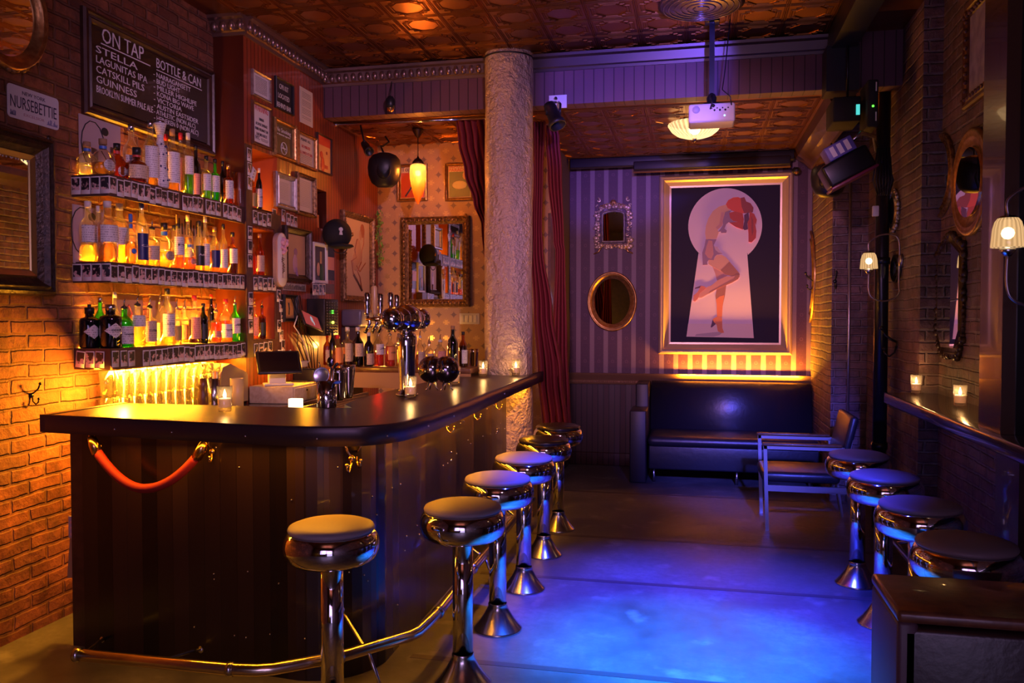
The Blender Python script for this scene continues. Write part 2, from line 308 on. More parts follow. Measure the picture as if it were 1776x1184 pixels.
# ------------------------------------------------------------------ mesh helpers
def tag(o, label=None, cat=None, group=None, kind=None):
    if label: o['label'] = label
    if cat: o['category'] = cat
    if group: o['group'] = group
    if kind: o['kind'] = kind
    return o
def E(name, loc, label, cat, group=None, rz=0.):
    o = bpy.data.objects.new(name, None); COL.objects.link(o); o.location = loc; o.rotation_euler = (0, 0, rz); o.empty_display_size = .05
    return tag(o, label, cat, group)
class G:
    """collects shapes for ONE mesh"""
    def __init__(s): s.v = []; s.f = []; s.mi = []; s.sm = []; s.mats = []; s.uv = {}
    def m(s, mat):
        if mat not in s.mats: s.mats.append(mat)
        return s.mats.index(mat)
    def add(s, vs, fs, mat, smooth=False):
        b = len(s.v); s.v += [Vector(p) for p in vs]; k = s.m(mat)
        for f in fs: s.f.append([b + i for i in f]); s.mi.append(k); s.sm.append(smooth)
        return s
    def box(s, a, b, mat, rot=None, piv=None):
        x0, y0, z0 = [min(p, q) for p, q in zip(a, b)]; x1, y1, z1 = [max(p, q) for p, q in zip(a, b)]
        vs = [Vector(p) for p in ((x0, y0, z0), (x1, y0, z0), (x1, y1, z0), (x0, y1, z0), (x0, y0, z1), (x1, y0, z1), (x1, y1, z1), (x0, y1, z1))]
        if rot:
            c = Vector(piv) if piv is not None else (vs[0] + vs[6]) / 2
            vs = [c + rot @ (p - c) for p in vs]
        return s.add(vs, [(3, 2, 1, 0), (4, 5, 6, 7), (0, 1, 5, 4), (1, 2, 6, 5), (2, 3, 7, 6), (3, 0, 4, 7)], mat)
    def bbox(s, a, b, mat, r=.01, seg=2):
        """box with rounded edges"""
        bm = bmesh.new(); c = [(p + q) / 2 for p, q in zip(a, b)]; d = [abs(p - q) for p, q in zip(a, b)]
        bmesh.ops.create_cube(bm, size=1, matrix=Matrix.Translation(c) @ Matrix.Diagonal((*d, 1)))
        bmesh.ops.bevel(bm, geom=bm.edges[:], offset=min(r, min(d) * .49), segments=seg, affect='EDGES', profile=.5)
        s.add([p.co.copy() for p in bm.verts], [[q.index for q in f.verts] for f in bm.faces], mat, True); bm.free(); return s
    def lathe(s, prof, mat, seg=20, loc=(0, 0, 0), rot=None, cap=True, a0=0., a1=2 * PI, sx=1., sy=1., smooth=True):
        full = abs(a1 - a0 - 2 * PI) < 1e-6; n = seg if full else seg + 1; L = Vector(loc); vs = []
        for r, z in prof:
            for i in range(n):
                a = a0 + (a1 - a0) * i / seg
                p = Vector((r * math.cos(a) * sx, r * math.sin(a) * sy, z))
                vs.append(L + (rot @ p if rot else p))
        fs = []
        for j in range(len(prof) - 1):
            for i in range(seg):
                k = (i + 1) % n
                fs.append((j * n + i, j * n + k, (j + 1) * n + k, (j + 1) * n + i))
        if cap and full:
            if prof[0][0] > 1e-5: fs.append(tuple(reversed(range(n))))
            if prof[-1][0] > 1e-5: fs.append(tuple((len(prof) - 1) * n + i for i in range(n)))
        return s.add(vs, fs, mat, smooth)
    def tube(s, pts, r, mat, seg=10, closed=False, cap=True):
        pts = [Vector(p) for p in pts]; n = len(pts); rs = r if isinstance(r, (list, tuple)) else [r] * n; vs = []
        up = None
        for i, p in enumerate(pts):
            t = (pts[(i + 1) % n] - pts[i - 1]) if closed else (pts[min(i + 1, n - 1)] - pts[max(i - 1, 0)])
            t.normalize()
            if up is None:
                up = Vector((0, 0, 1)) if abs(t.z) < .9 else Vector((1, 0, 0))
            a = t.cross(up)
            if a.length < 1e-5: a = t.cross(Vector((1, 0, 0)))
            a.normalize(); up = a.cross(t).normalized()
            for k in range(seg):
                w = 2 * PI * k / seg; vs.append(p + (a * math.cos(w) + up * math.sin(w)) * rs[i])
        fs = []
        for i in range(n if closed else n - 1):
            j = (i + 1) % n
            for k in range(seg):
                l = (k + 1) % seg; fs.append((i * seg + l, i * seg + k, j * seg + k, j * seg + l))
        if cap and not closed: fs += [tuple(range(seg)), tuple((n - 1) * seg + k for k in reversed(range(seg)))]
        return s.add(vs, fs, mat, True)
    def ball(s, c, r, mat, seg=14, sc=(1, 1, 1)):
        h = seg // 2; prof = [(math.sin(PI * i / h) * r, -math.cos(PI * i / h) * r) for i in range(h + 1)]
        prof = [(max(a, 0), b * sc[2]) for a, b in prof]
        prof[0] = (0, prof[0][1]); prof[-1] = (0, prof[-1][1])
        return s.lathe(prof, mat, seg, c, cap=False, sx=sc[0], sy=sc[1])
    def poly(s, pts, th, mat, f):
        """flat polygon of points mapped by f(a, b, depth) with thickness th"""
        n = len(pts); vs = [f(a, b, 0) for a, b in pts] + [f(a, b, th) for a, b in pts]
        return s.add(vs, [tuple(range(n)), tuple(reversed(range(n, 2 * n)))] + [(i, i + n, (i + 1) % n + n, (i + 1) % n) for i in range(n)], mat)
    def sweep(s, pts, prof, mat, smooth=False):
        """picture-frame moulding: closed outline pts (x, z), counter-clockwise; prof = [(inset, out)], built in the local wall frame"""
        n = len(pts); vs = []
        pts = [Vector(p) for p in pts]
        nor = []
        for i in range(n):
            e0 = (pts[i] - pts[i - 1]).normalized(); e1 = (pts[(i + 1) % n] - pts[i]).normalized()
            n0 = Vector((-e0.y, e0.x)); n1 = Vector((-e1.y, e1.x)); m = (n0 + n1)
            m = m / max(.2, m.dot(n0)); nor.append(m)
        for ins, out in prof:
            for i in range(n):
                q = pts[i] + nor[i] * ins; vs.append((q.x, -out, q.y))
        fs = []
        for j in range(len(prof) - 1):
            for i in range(n):
                k = (i + 1) % n; fs.append((j * n + i, j * n + k, (j + 1) * n + k, (j + 1) * n + i))
        return s.add(vs, fs, mat, smooth)
    def build(s, name, parent=None, loc=None, fix=True):
        me = bpy.data.meshes.new(name); me.from_pydata([tuple(v) for v in s.v], [], s.f)
        for m in s.mats: me.materials.append(m)
        me.polygons.foreach_set('material_index', s.mi); me.polygons.foreach_set('use_smooth', s.sm)
        if fix:
            bm = bmesh.new(); bm.from_mesh(me); bmesh.ops.remove_doubles(bm, verts=bm.verts, dist=1e-6)
            bmesh.ops.recalc_face_normals(bm, faces=bm.faces); bm.to_mesh(me); bm.free()
        me.update()
        o = bpy.data.objects.new(name, me); COL.objects.link(o)
        if parent: o.parent = parent
        if loc is not None: o.location = loc
        return o
def struct(g, name, label=None): return tag(g.build(name), label, kind='structure')
def txt(body, h, mat, parent, loc=(0, 0, 0), name='lettering', width=None, rot=None, ext=.0006, align='CENTER', sp=None):
    c = bpy.data.curves.new(name, 'FONT'); c.body = body; c.size = h; c.align_x = align; c.extrude = ext; c.resolution_u = 2
    if sp: c.space_line = sp
    o = bpy.data.objects.new(name, c); COL.objects.link(o); bpy.context.view_layer.update()
    me = bpy.data.meshes.new_from_object(o.evaluated_get(bpy.context.evaluated_depsgraph_get()))
    bpy.data.objects.remove(o); bpy.data.curves.remove(c)
    me.materials.clear(); me.materials.append(mat)
    if width and len(me.vertices):
        xs = [v.co.x for v in me.vertices]; k = width / max(1e-6, max(xs) - min(xs)); mid = (max(xs) + min(xs)) / 2 if align == 'CENTER' else min(xs)
        for v in me.vertices: v.co.x = (v.co.x - mid) * k
    me.transform(Matrix.Rotation(PI / 2, 4, 'X'))
    o = bpy.data.objects.new(name, me); COL.objects.link(o); o.parent = parent; o.location = loc
    if rot: o.rotation_euler = rot
    return o
def ell(w, h, n=40, p=1.): return [(w / 2 * math.cos(2 * PI * i / n), h / 2 * math.sin(2 * PI * i / n)) for i in range(n)]
def rct(w, h): return [(-w / 2, -h / 2), (w / 2, -h / 2), (w / 2, h / 2), (-w / 2, h / 2)]

# ------------------------------------------------------------------ the room
XB, XW, XR1, XR2, XP = -3.28, -3.05, 1.45, 1.57, 1.16     # brick wall, panelled wall, right walls, chimney pier
YF, YP, YBEAM, YAL, YB = -2.5, 5.2, 6.46, 7.66, 8.9
ZC, ZL = 3.67, 3.28
struct(G().box((-3.5, YF, -.1), (1.9, 9.1, 0), conc), 'floor')
for k, y in enumerate((2.35, 3.66, 4.96, 5.96, 7.5)):
    struct(G().box((-1.3, y - .022, -.01), (1.45, y + .022, .0015), M('dark_seam', (.07, .05, .06), .5)), 'trim_%d' % (k + 1), 'dark seam strip across the concrete floor')
def ridge(g, a, b, z, w, h, mat):
    a, b = Vector((*a, z)), Vector((*b, z)); t = (b - a).normalized(); s_ = Vector((-t.y, t.x, 0)) * w; d = Vector((0, 0, -h))
    g.add([a - s_, a - s_ * .35 + d, a + s_ * .35 + d, a + s_, b - s_, b - s_ * .35 + d, b + s_ * .35 + d, b + s_], [(0, 1, 5, 4), (1, 2, 6, 5), (2, 3, 7, 6)], mat)
def tiles(g, x0, x1, y0, y1, z, T, mat):
    nx, ny = int((x1 - x0) / T), int((y1 - y0) / T); z -= .0005
    for i in range(nx + 1):
        for dd in (-.012, 0, .012): ridge(g, (x0 + i * T + dd, y0), (x0 + i * T + dd, y0 + ny * T), z, .0045, .006 if dd else .009, mat)
    for j in range(ny + 1):
        for dd in (-.012, .012): ridge(g, (x0, y0 + j * T + dd), (x0 + nx * T, y0 + j * T + dd), z, .0045, .006, mat)
    for i in range(nx):
        for j in range(ny):
            cx, cy = x0 + (i + .5) * T, y0 + (j + .5) * T
            for q, (r, c) in enumerate(((.40, .19), (.365, .17), (.33, .155))):
                P8 = [(r, -r + c), (r, r - c), (r - c * .5, r - c), (r - c * .5, r - c * .5), (r - c, r - c * .5), (r - c, r), (-r + c, r), (-r + c, r - c * .5), (-r + c * .5, r - c * .5), (-r + c * .5, r - c), (-r, r - c), (-r, -r + c), (-r + c * .5, -r + c), (-r + c * .5, -r + c * .5), (-r + c, -r + c * .5), (-r + c, -r), (r - c, -r), (r - c, -r + c * .5), (r - c * .5, -r + c * .5), (r - c * .5, -r + c)]
                P8 = [(cx + a * T, cy + b * T) for a, b in P8]
                if q == 2: r2 = .3 * T; P8 = [(cx + r2 * math.cos(a) * 1.12, cy + r2 * math.sin(a) * 1.12) for a in [2 * PI * k / 8 + PI / 8 for k in range(8)]]
                for k in range(len(P8)): ridge(g, P8[k], P8[(k + 1) % len(P8)], z, .0038, .006, mat)
g = G().box((-3.5, YF, ZC), (1.9, YBEAM + .1, ZC + .1), tin_c); tiles(g, -3.05, .93, 3.15, 6.46, ZC, .331, tin_c); struct(g, 'ceiling')
g = G().box((-3.5, YBEAM + .14, ZL), (1.9, 9.1, ZL + .1), tin_l); tiles(g, -3.05, .96, 6.7, 8.9, ZL, .331, tin_l); struct(g, 'ceiling_low')
struct(G().box((XW, YBEAM, ZL - .01), (1.5, YBEAM + .14, ZC), wood_beam), 'trim_6', 'dark red boarded face of the lowered ceiling')
struct(G().box((XB - .12, YF, 0), (XB, YAL, ZC), brick_l), 'wall_left')
struct(G().box((XR2, YF, 0), (1.9, 5.9, ZC), brick_r), 'wall_right')
struct(G().box((XR1, 5.9, 0), (1.9, 7.6, ZC), brick_r), 'wall_right_far')
struct(G().box((XP, 7.6, 0), (1.9, YB, ZC), brick_r), 'wall_right_pier')
g = G().box((-1.4, YB, 0), (1.9, 9.05, 1.0), wood_alc).box((-1.4, YB, 1.0), (1.9, 9.05, ZC), paper_s); struct(g, 'wall_back')
g = G().box((XB - .12, YAL, 0), (-1.33, YAL + .1, ZC), paper_d).box((-1.43, YAL + .1, 0), (-1.33, YB, ZC), M('dark_passage_paint', (.03, .015, .02), .7)); struct(g, 'wall_alcove')
g = G()
for a, b in (((-3.5, 0), (-1.5, ZC)), ((-.3, 0), (.05, ZC)), ((1.3, 0), (1.9, ZC)), ((-1.5, 0), (-.3, .9)), ((-1.5, 2.7), (-.3, ZC)), ((.05, 2.3), (1.3, ZC))): g.box((a[0], YF - .1, a[1]), (b[0], YF, b[1]), dark_wood)
struct(g, 'wall_front')
pane = M('street_window_glow', (.6, .5, .8), .2, emit=(.62, .5, 1), es=1.6)
for k, (x0, x1, z0, z1) in enumerate(((-1.5, -.3, .9, 2.7), (.05, 1.3, 0, 2.3))):
    g = G().box((x0, YF - .08, z0), (x1, YF - .05, z1), pane)
    for f in (0, .33, .66, 1): g.box((x0 + (x1 - x0) * f - .025, YF - .06, z0), (x0 + (x1 - x0) * f + .025, YF - .01, z1), dark_wood)
    struct(g, ('window_1', 'door_1')[k])
# panelled wall behind the bar: thick, with square recesses; z/y grid
holes = [(5.29, 5.66, 2.372, 2.79), (5.29, 5.60, 1.90, 2.23), (5.29, 5.62, 1.437, 1.78), (6.33, 6.50, 2.34, 2.66)]
ys = sorted({YP, YAL} | {h[0] for h in holes} | {h[1] for h in holes}); zs = sorted({0., ZC} | {h[2] for h in holes} | {h[3] for h in holes})
g = G()
for i in range(len(ys) - 1):
    for j in range(len(zs) - 1):
        cy, cz = (ys[i] + ys[i + 1]) / 2, (zs[j] + zs[j + 1]) / 2
        if not any(h[0] < cy < h[1] and h[2] < cz < h[3] for h in holes):
            g.box((XB, ys[i], zs[j]), (XW, ys[i + 1], zs[j + 1]), wood_wall)
struct(g, 'wall_left_panelled')
# cornices with a row of eggs
def cornice(g, a, b, out, zt, drop=.13, eggs=True, mat=None):
    a, b, out = Vector(a), Vector(b), Vector(out); L = (b - a).length; t = (b - a) / L
    prof = [(0, -drop), (.012, -drop), (.018, -drop + .02), (.03, -drop + .03), (.045, -.03), (.075, -.02), (.08, 0), (0, 0)]
    vs = [p + out * o + Vector((0, 0, zt + z)) for p in (a, b) for o, z in prof]; n = len(prof)
    g.add(vs, [(i, (i + 1) % n, (i + 1) % n + n, i + n) for i in range(n)] + [tuple(range(n)), tuple(range(n, 2 * n))], mat)
    if eggs:
        k = int(L / .062)
        for i in range(k): g.ball(a + t * (i + .5) * L / k + out * .036 + Vector((0, 0, zt - drop * .53)), .026, mat, 8, (1, 1, 1.45))
cm = M('tarnished_silver_cornice', (.3, .2, .17), .3, .85, bump=(50, .3, .003))
g = G(); cornice(g, (XW, YP, 0), (XW, YBEAM, 0), (1, 0, 0), ZC, mat=cm); cornice(g, (XB, YP, 0), (XW + .03, YP, 0), (0, -1, 0), ZC, mat=cm)
struct(g, 'trim_7', 'silver egg pattern cornice above the panelled bar wall')
g = G(); cornice(g, (XW, YBEAM, 0), (-1.6, YBEAM, 0), (0, -1, 0), ZC - .02, mat=cm); struct(g, 'trim_8', 'egg pattern cornice along the lowered ceiling face')
g = G(); cornice(g, (-1.3, YBEAM, 0), (.95, YBEAM, 0), (0, -1, 0), ZC - .02, .12, False, M('dull_dark_cornice', (.07, .045, .05), .35, .5)); struct(g, 'trim_9', 'plain metal cornice right of the column')
rail = M('carved_rail', (.30, .17, .09), .32, .4, bump=(60, .2, .003))
g = G(); L0, L1 = -1.33, XP
prof = [(0, .88), (.02, .88), (.028, .90), (.02, .92), (.03, .94), (.055, .985), (.06, 1.0), (0, 1.0)]; n = 8
g.add([(x, YB - o, z) for x in (L0, L1) for o, z in prof], [(i, (i + 1) % n, (i + 1) % n + n, i + n) for i in range(n)], rail)
for i in range(110): g.ball((L0 + .01 + i * .0225, YB - .027, .91), .008, rail, 6)
struct(g, 'trim_10', 'carved chair rail under the striped wallpaper')
struct(G().bbox((L0, YB - .03, 0), (XP, YB, .14), wood_alc, .01), 'baseboard_back')
g = G(); n = 6
pr = [(XP, 3.10), (XP - .03, 3.10), (XP - .09, 3.16), (XP - .17, 3.21), (XP - .2, ZL), (XP, ZL)]
g.add([(x, y, z) for y in (YBEAM + .14, YB) for x, z in pr], [(i, (i + 1) % n, (i + 1) % n + n, i + n) for i in range(n)] + [tuple(range(n)), tuple(range(n, 2 * n))], dark_wood)
struct(g, 'trim_11', 'dark crown moulding at the right of the low ceiling')
struct(G().box((.93, YF, 3.5), (1.1, YBEAM - .02, ZC), duct_m).box((.9, YBEAM - .22, 3.2), (1.12, YBEAM - .005, 3.52), duct_m), 'trim_12', 'black boxed duct along the ceiling')
g = G().box((XB + .0, 5.17, 0), (XW + .004, YP + .001, .02), dark_wood)
# the round column
COLX, COLY, COLR = -1.45, 6.42, .19
g = G(); seg, rows = 72, 150; vs = []
for j in range(rows + 1):
    z = ZC * j / rows
    for i in range(seg):
        a = 2 * PI * i / seg; r = COLR + .0035 * math.sin(3 * a + z * 2.1) + .002 * math.sin(z * 9 + a * 2)
        vs.append((COLX + r * math.cos(a), COLY + r * math.sin(a), z))
g.add(vs, [(j * seg + i, j * seg + (i + 1) % seg, (j + 1) * seg + (i + 1) % seg, (j + 1) * seg + i) for j in range(rows) for i in range(seg)], mplaster, True)
o = struct(g, 'trim_13', 'round lumpy silver painted column'); o.name = 'column'
g = G(); g.tube([(COLX + (COLR + .008) * math.cos(a), COLY + (COLR + .008) * math.sin(a), ZC - .035) for a in [2 * PI * i / 40 for i in range(40)]], .006, black, 6, closed=True)
tag(g.build('cable'), 'thin black cable looped round the top of the column', 'cable')

# ------------------------------------------------------------------ the bar
ZT = 1.15
def arcpts(c, r, a0, a1, n): return [(c[0] + r * math.cos(math.radians(a0 + (a1 - a0) * i / n)), c[1] + r * math.sin(math.radians(a0 + (a1 - a0) * i / n))) for i in range(n + 1)]
def cr(pts, k=6):
    out = []
    for i in range(len(pts) - 1):
        p0, p1, p2, p3 = [Vector(pts[max(0, min(len(pts) - 1, j))]) for j in (i - 1, i, i + 1, i + 2)]
        for s_ in range(k):
            t = s_ / k; out.append(.5 * ((2 * p1) + (p2 - p0) * t + (2 * p0 - 5 * p1 + 4 * p2 - p3) * t * t + (3 * p1 - p0 - 3 * p2 + p3) * t ** 3))
    return out + [Vector(pts[-1])]
outer = [P(u, v, z=ZT).xy for u, v in ((80, 720), (300, 731), (500, 740), (600, 740.5), (650, 738.5), (700, 732), (750, 718), (800, 700))]
outer = cr([Vector(p) for p in outer], 5) + [Vector((-1.21, 5.2)), Vector((-1.235, 6.86))]
inner = [Vector((-1.25, 6.86)), Vector((-1.25, 6.42))] + [Vector((COLX + .2 * math.cos(math.radians(a)), COLY + .2 * math.sin(math.radians(a)))) for a in range(0, -181, -15)][1:] + [Vector((-1.82, 6.42)), Vector((-1.82, 4.3)), Vector((-1.76, 3.95)), Vector((-1.66, 3.82)), Vector((-1.9, 3.78)), Vector((outer[0].x - .03, 3.78))]
bar = E('bar_counter', (-1.6, 4.2, 0), 'L-shaped dark bar counter with rounded corner and dark boarded front', 'bar counter')
def bpart(g, name, label=None):
    o = g.build(name, bar); o.matrix_parent_inverse = Matrix.Translation(-Vector((-1.6, 4.2, 0))); 
    if label: o['label'] = label
    return o
g = G(); bm = bmesh.new(); loop = outer + inner
vb = [bm.verts.new((p.x, p.y, ZT - .05)) for p in loop]; vt = [bm.verts.new((p.x, p.y, ZT)) for p in loop]
bm.faces.new(vt); bm.faces.new(list(reversed(vb)))
for i in range(len(loop)): j = (i + 1) % len(loop); bm.faces.new((vb[i], vb[j], vt[j], vt[i]))
bmesh.ops.triangulate(bm, faces=[f for f in bm.faces if len(f.verts) > 4]); bm.verts.index_update()
g.add([v.co.copy() for v in bm.verts], [[v.index for v in f.verts] for f in bm.faces], top_m); bm.free(); bpart(g, 'countertop')
def off(pts, d):
    o = []
    for i, p in enumerate(pts):
        t = (pts[min(i + 1, len(pts) - 1)] - pts[max(i - 1, 0)]).normalized(); o.append(p + Vector((t.y, -t.x)) * d)
    return o
g = G(); o1 = off(outer, .008); pr = [(o1, ZT - .078), (o1, ZT - .004), (off(outer, .004), ZT + .003), (off(outer, -.008), ZT + .0035)]; n = len(outer); vs = []
for pts, z in pr: vs += [(p.x, p.y, z) for p in pts]
pr2 = off(outer, -.03); vs += [(p.x, p.y, ZT - .078) for p in pr2]
fs = [(j * n + i, j * n + i + 1, (j + 1) * n + i + 1, (j + 1) * n + i) for j in range(3) for i in range(n - 1)] + [(i, i + 1, 4 * n + i + 1, 4 * n + i) for i in range(n - 1)]
g.add(vs, fs, edge_m, True)
p0 = outer[0]; g.box((p0.x - .035, p0.y, ZT - .078), (p0.x + .0, 3.78, ZT + .003), edge_m); bpart(g, 'edge_band', 'dull zinc band along the edge of the counter')
g = G(); acc = 0
for i in range(1, n):
    acc += (outer[i] - outer[i - 1]).length
    if acc > .28:
        acc = 0; q = o1[i]; g.ball((q.x, q.y, ZT - .045), .0055, steel, 6)
for q in (P(103, 735, z=ZT - .04),): g.ball((q.x, q.y - .004, ZT - .04), .007, steel, 6)
bpart(g, 'screws')
path = [Vector((-2.85, 3.38)), Vector((-2.3, 3.34)), Vector((-1.8, 3.31))] + [Vector(p) for p in arcpts((-1.7, 3.61), .31, -100, -8, 10)] + [Vector((-1.40, 4.2)), Vector((-1.42, 6.2))]
path = [path[0]] + [path[i] + (path[i + 1] - path[i]) * k / 4 for i in range(len(path) - 1) for k in range(1, 5)]
me = bpy.data.meshes.new('front_panel'); n = len(path)
vs = [(p.x, p.y, z) for z in (0.0, ZT - .05) for p in path] + [(p.x, p.y, z) for z in (0.0, ZT - .05) for p in off(path, -.03)]
fs = [(i, i + 1, n + i + 1, n + i) for i in range(n - 1)] + [(2 * n + i + 1, 2 * n + i, 3 * n + i, 3 * n + i + 1) for i in range(n - 1)] + [(0, n, 3 * n, 2 * n), (n - 1, 3 * n - 1, 4 * n - 1, 2 * n - 1)]
me.from_pydata(vs, [], fs); me.materials.append(bar_front); uv = me.uv_layers.new(); ln = [0]
for i in range(1, n): ln.append(ln[-1] + (path[i] - path[i - 1]).length)
for l in me.loops: uv.data[l.index].uv = (ln[l.vertex_index % n], vs[l.vertex_index][2])
o = bpy.data.objects.new('front_panel', me); COL.objects.link(o); o.parent = bar; o.matrix_parent_inverse = Matrix.Translation((1.6, -4.2, 0)); o['label'] = 'glossy dark vertical boards of mixed browns'
g = G(); of = off(path, .002); rr = random.Random(3)
for i in range(70):
    t = rr.uniform(.12, .99) * ln[-1]; k = max(j for j in range(n) if ln[j] <= t); k = min(k, n - 2); q = of[k].lerp(of[k + 1], (t - ln[k]) / max(1e-5, ln[k + 1] - ln[k]))
    g.ball((q.x, q.y, rr.choice((.98, .93, .78, .74, .5, .45, .2)) + rr.uniform(-.04, .04)), .0045, steel, 6)
tag(bpart(g, 'nail_heads'), kind='stuff')
bpart(G().box((-2.95, 3.42, 0), (-2.852, 3.47, ZT - .05), dark_wood), 'end_post', 'dark brown board closing the end by the brick wall')
bpart(G().box((-1.42, 3.7, 0), (-1.36, 3.72, .01), dark_wood), 'kick_board') if False else None
bpart(G().box((-1.86, 4.3, 0), (-1.80, 6.3, ZT - .05), dark_wood).box((-2.85, 3.74, 0), (-1.8, 3.78, ZT - .05), dark_wood), 'inner_panel')
g = G(); pp = off(path, .012)
g.tube([(p.x, p.y, ZT - .062) for p in pp[2:-1]], .006, led_m, 6); bpart(g, 'light_strip', 'glowing amber light strip under the counter edge')
# coat hooks under the counter
def hook_shape(g, mat, s=1.):
    g.lathe([(0, 0), (.018 * s, 0), (.016 * s, .006), (.006 * s, .01)], mat, 10, rot=Matrix.Rotation(PI / 2, 3, 'X'))
    g.tube([(0, -.006, .012 * s), (0, -.03 * s, .025 * s), (0, -.055 * s, .045 * s), (0, -.07 * s, .075 * s)], .0055 * s, mat, 8); g.ball((0, -.072 * s, .08 * s), .011 * s, mat, 8)
    g.tube([(0, -.006, -.008 * s), (0, -.012 * s, -.04 * s), (0, -.035 * s, -.06 * s), (0, -.055 * s, -.045 * s), (0, -.058 * s, -.025 * s)], .005 * s, mat, 8); g.ball((0, -.058 * s, -.022 * s), .009 * s, mat, 8)
hk = None; words = ['on the flat front beside the rope', 'just right of the counter corner', 'on the corner curve', 'third along the right flank', 'fourth along the right flank', 'nearest the column']
for i, (u, v) in enumerate(((610, 772), (703, 758), (772, 730), (820, 706), (858, 690))):
    if i == 0: q = P(u, v, y=3.31); rz = 0
    elif i == 1: q = Vector((-1.47, 3.42, P(u, v, y=3.42).z)); rz = math.radians(45)
    else: q = P(u, v, x=-1.40); rz = PI / 2
    g = G(); hook_shape(g, brass, .9); q.z = min(q.z, ZT - .16); o = g.build('purse_hook', bar); o.location = q - Vector((-1.6, 4.2, 0)); o.rotation_euler = (0, 0, rz)
# foot rail
fr = E('foot_rail', (-1.8, 3.0, 0), 'brass and steel foot rail running round the base of the bar', 'foot rail')
def rel(o, base): o.matrix_parent_inverse = Matrix.Translation(-Vector(base)); return o
railp = [P(135, 1135, z=.2).xy, P(400, 1160, z=.2).xy, P(460, 1162, z=.2).xy, P(590, 1138, z=.2).xy, P(720, 1100, z=.2).xy, P(760, 1062, z=.2).xy, Vector((-1.2, 4.4)), Vector((-1.22, 6.2))]
rp = [(p.x, p.y, .2) for p in railp]
sharp = [rp[0]]
for i in range(1, len(rp) - 1):
    a, b, c = map(Vector, (rp[i - 1], rp[i], rp[i + 1])); sharp += [tuple(b + (a - b).normalized() * .03), tuple(b + (c - b).normalized() * .03)]
sharp.append(rp[-1]); rel(G().tube(sharp, .025, M('polished_rail', (.85, .7, .5), .2, 1.), 14).build('rail', fr), fr.location)
for t in (0, 1, 3, 5, 6, 7):
    p = Vector(rp[t]); d = (Vector(rp[min(t + 1, 7)]) - Vector(rp[max(t - 1, 0)])).normalized() * .012
    rel(G().tube([p - d, p + d], .029, steel, 12).build('collar', fr), fr.location)
for (u, v), w_ in (((185, 1108), (-2.75, 3.385)), ((380, 1128), (-2.2, 3.345)), ((690, 1065), (-1.52, 3.36)), ((0, 0), (-1.4, 4.7)), ((0, 0), (-1.4, 5.7))):
    w_ = Vector((*w_, .3)); w_.z = P(u, v, y=w_.y).z if u else .3; q = min((Vector(rp[i]).lerp(Vector(rp[i + 1]), k / 20) for i in range(7) for k in range(21)), key=lambda p: (p.xy - w_.xy).length)
    g = G().tube([w_, w_ + (q - w_) * .2, w_ + (q - w_) * .8 + Vector((0, 0, -.015)), q], .008, steel, 8); g.ball(w_, .02, steel, 10, (1, 1, 1)); rel(g.build('bracket', fr), fr.location)
    f = q + Vector((.09, -.03, 0)); f.z = 0
    if w_.x > -1.6: rel(G().tube([q, q + Vector((.03, -.01, -.07)), f + Vector((0, 0, .012))], .008, steel, 8).lathe([(0, 0), (.028, 0), (.024, .01), (.008, .014)], steel, 12, f).build('floor_bracket', fr), fr.location)
# velvet rope
a_ = P(165, 768, y=3.30); b_ = P(350, 778, y=3.27); m_ = P(262, 846, y=3.27)
a_.y = 3.30; pts = []
for i in range(25):
    t = i / 24; x = a_.x + (b_.x - a_.x) * t; z = a_.z * (1 - t) + b_.z * t; sag = 4 * t * (1 - t)
    pts.append(Vector((x, 3.25 + (.03 * abs(2 * t - 1)), z - sag * ((a_.z + b_.z) / 2 - m_.z))))
rope = E('velvet_rope', tuple(pts[0]), 'short red velvet rope with brass ends hung on the bar front', 'velvet rope')
rel(G().tube(pts[1:-1], .021, velvetr, 14).build('rope', rope), rope.location)
for A, B in ((pts[0] + Vector((-.01, .0, .05)), pts[1]), (pts[-1] + Vector((.02, 0, .045)), pts[-2])):
    d = (B - A).normalized()
    rel(G().tube([B - d * .07, B - d * .03, B + d * .015], [.017, .024, .024], brass, 12).tube([A, A + d * .02 + Vector((0, -.008, 0)), B - d * .06], .007, brass, 8).build('brass_end', rope), rope.location)
for q in (pts[0] + Vector((-.01, .06, .055)), pts[-1] + Vector((.02, .04, .05))):
    g = G(); hook_shape(g, brass, .8); q.z = ZT - .155; o = g.build('rope_hook', bar); o.location = q - Vector((-1.6, 4.2, 0)); o.rotation_euler = (0, 0, .3)
# back counter and service shelf behind the bar
bb = E('back_counter', (-3.0, 4.6, 0), 'low work counter behind the bar under the bottle shelves', 'counter')
rel(G().bbox((-3.279, 3.95, .96), (-2.72, 5.195, 1.0), steel, .006).bbox((-3.048, 5.19, .96), (-2.72, 6.0, 1.0), steel, .006).build('worktop', bb), bb.location)
rel(G().box((-3.279, 4.0, .01), (-2.76, 5.195, .96), dark_wood).box((-3.048, 5.195, .01), (-2.76, 5.98, .96), dark_wood).build('cabinet', bb), bb.location)
sv = E('service_shelf', (-2.3, 6.25, 0), 'pale wooden riser shelf holding liqueur bottles at the end of the bar', 'shelf')
rel(G().bbox((-2.72, 6.03, 1.17), (-1.66, 6.36, 1.21), mid_wood, .004).box((-2.72, 6.03, 1.05), (-1.66, 6.045, 1.17), M('pale_board', (.35, .2, .1), .5)).build('shelf_board', sv), sv.location)
rel(G().box((-2.7, 6.06, 0), (-2.66, 6.34, 1.17), dark_wood).build('support', sv), sv.location)
rel(G().box((-1.72, 6.06, 0), (-1.68, 6.34, 1.17), dark_wood).build('support', sv), sv.location)
sk = E('bar_sink', (-2.15, 4.9, 0), 'steel ice well and drain board behind the beer tap', 'sink')
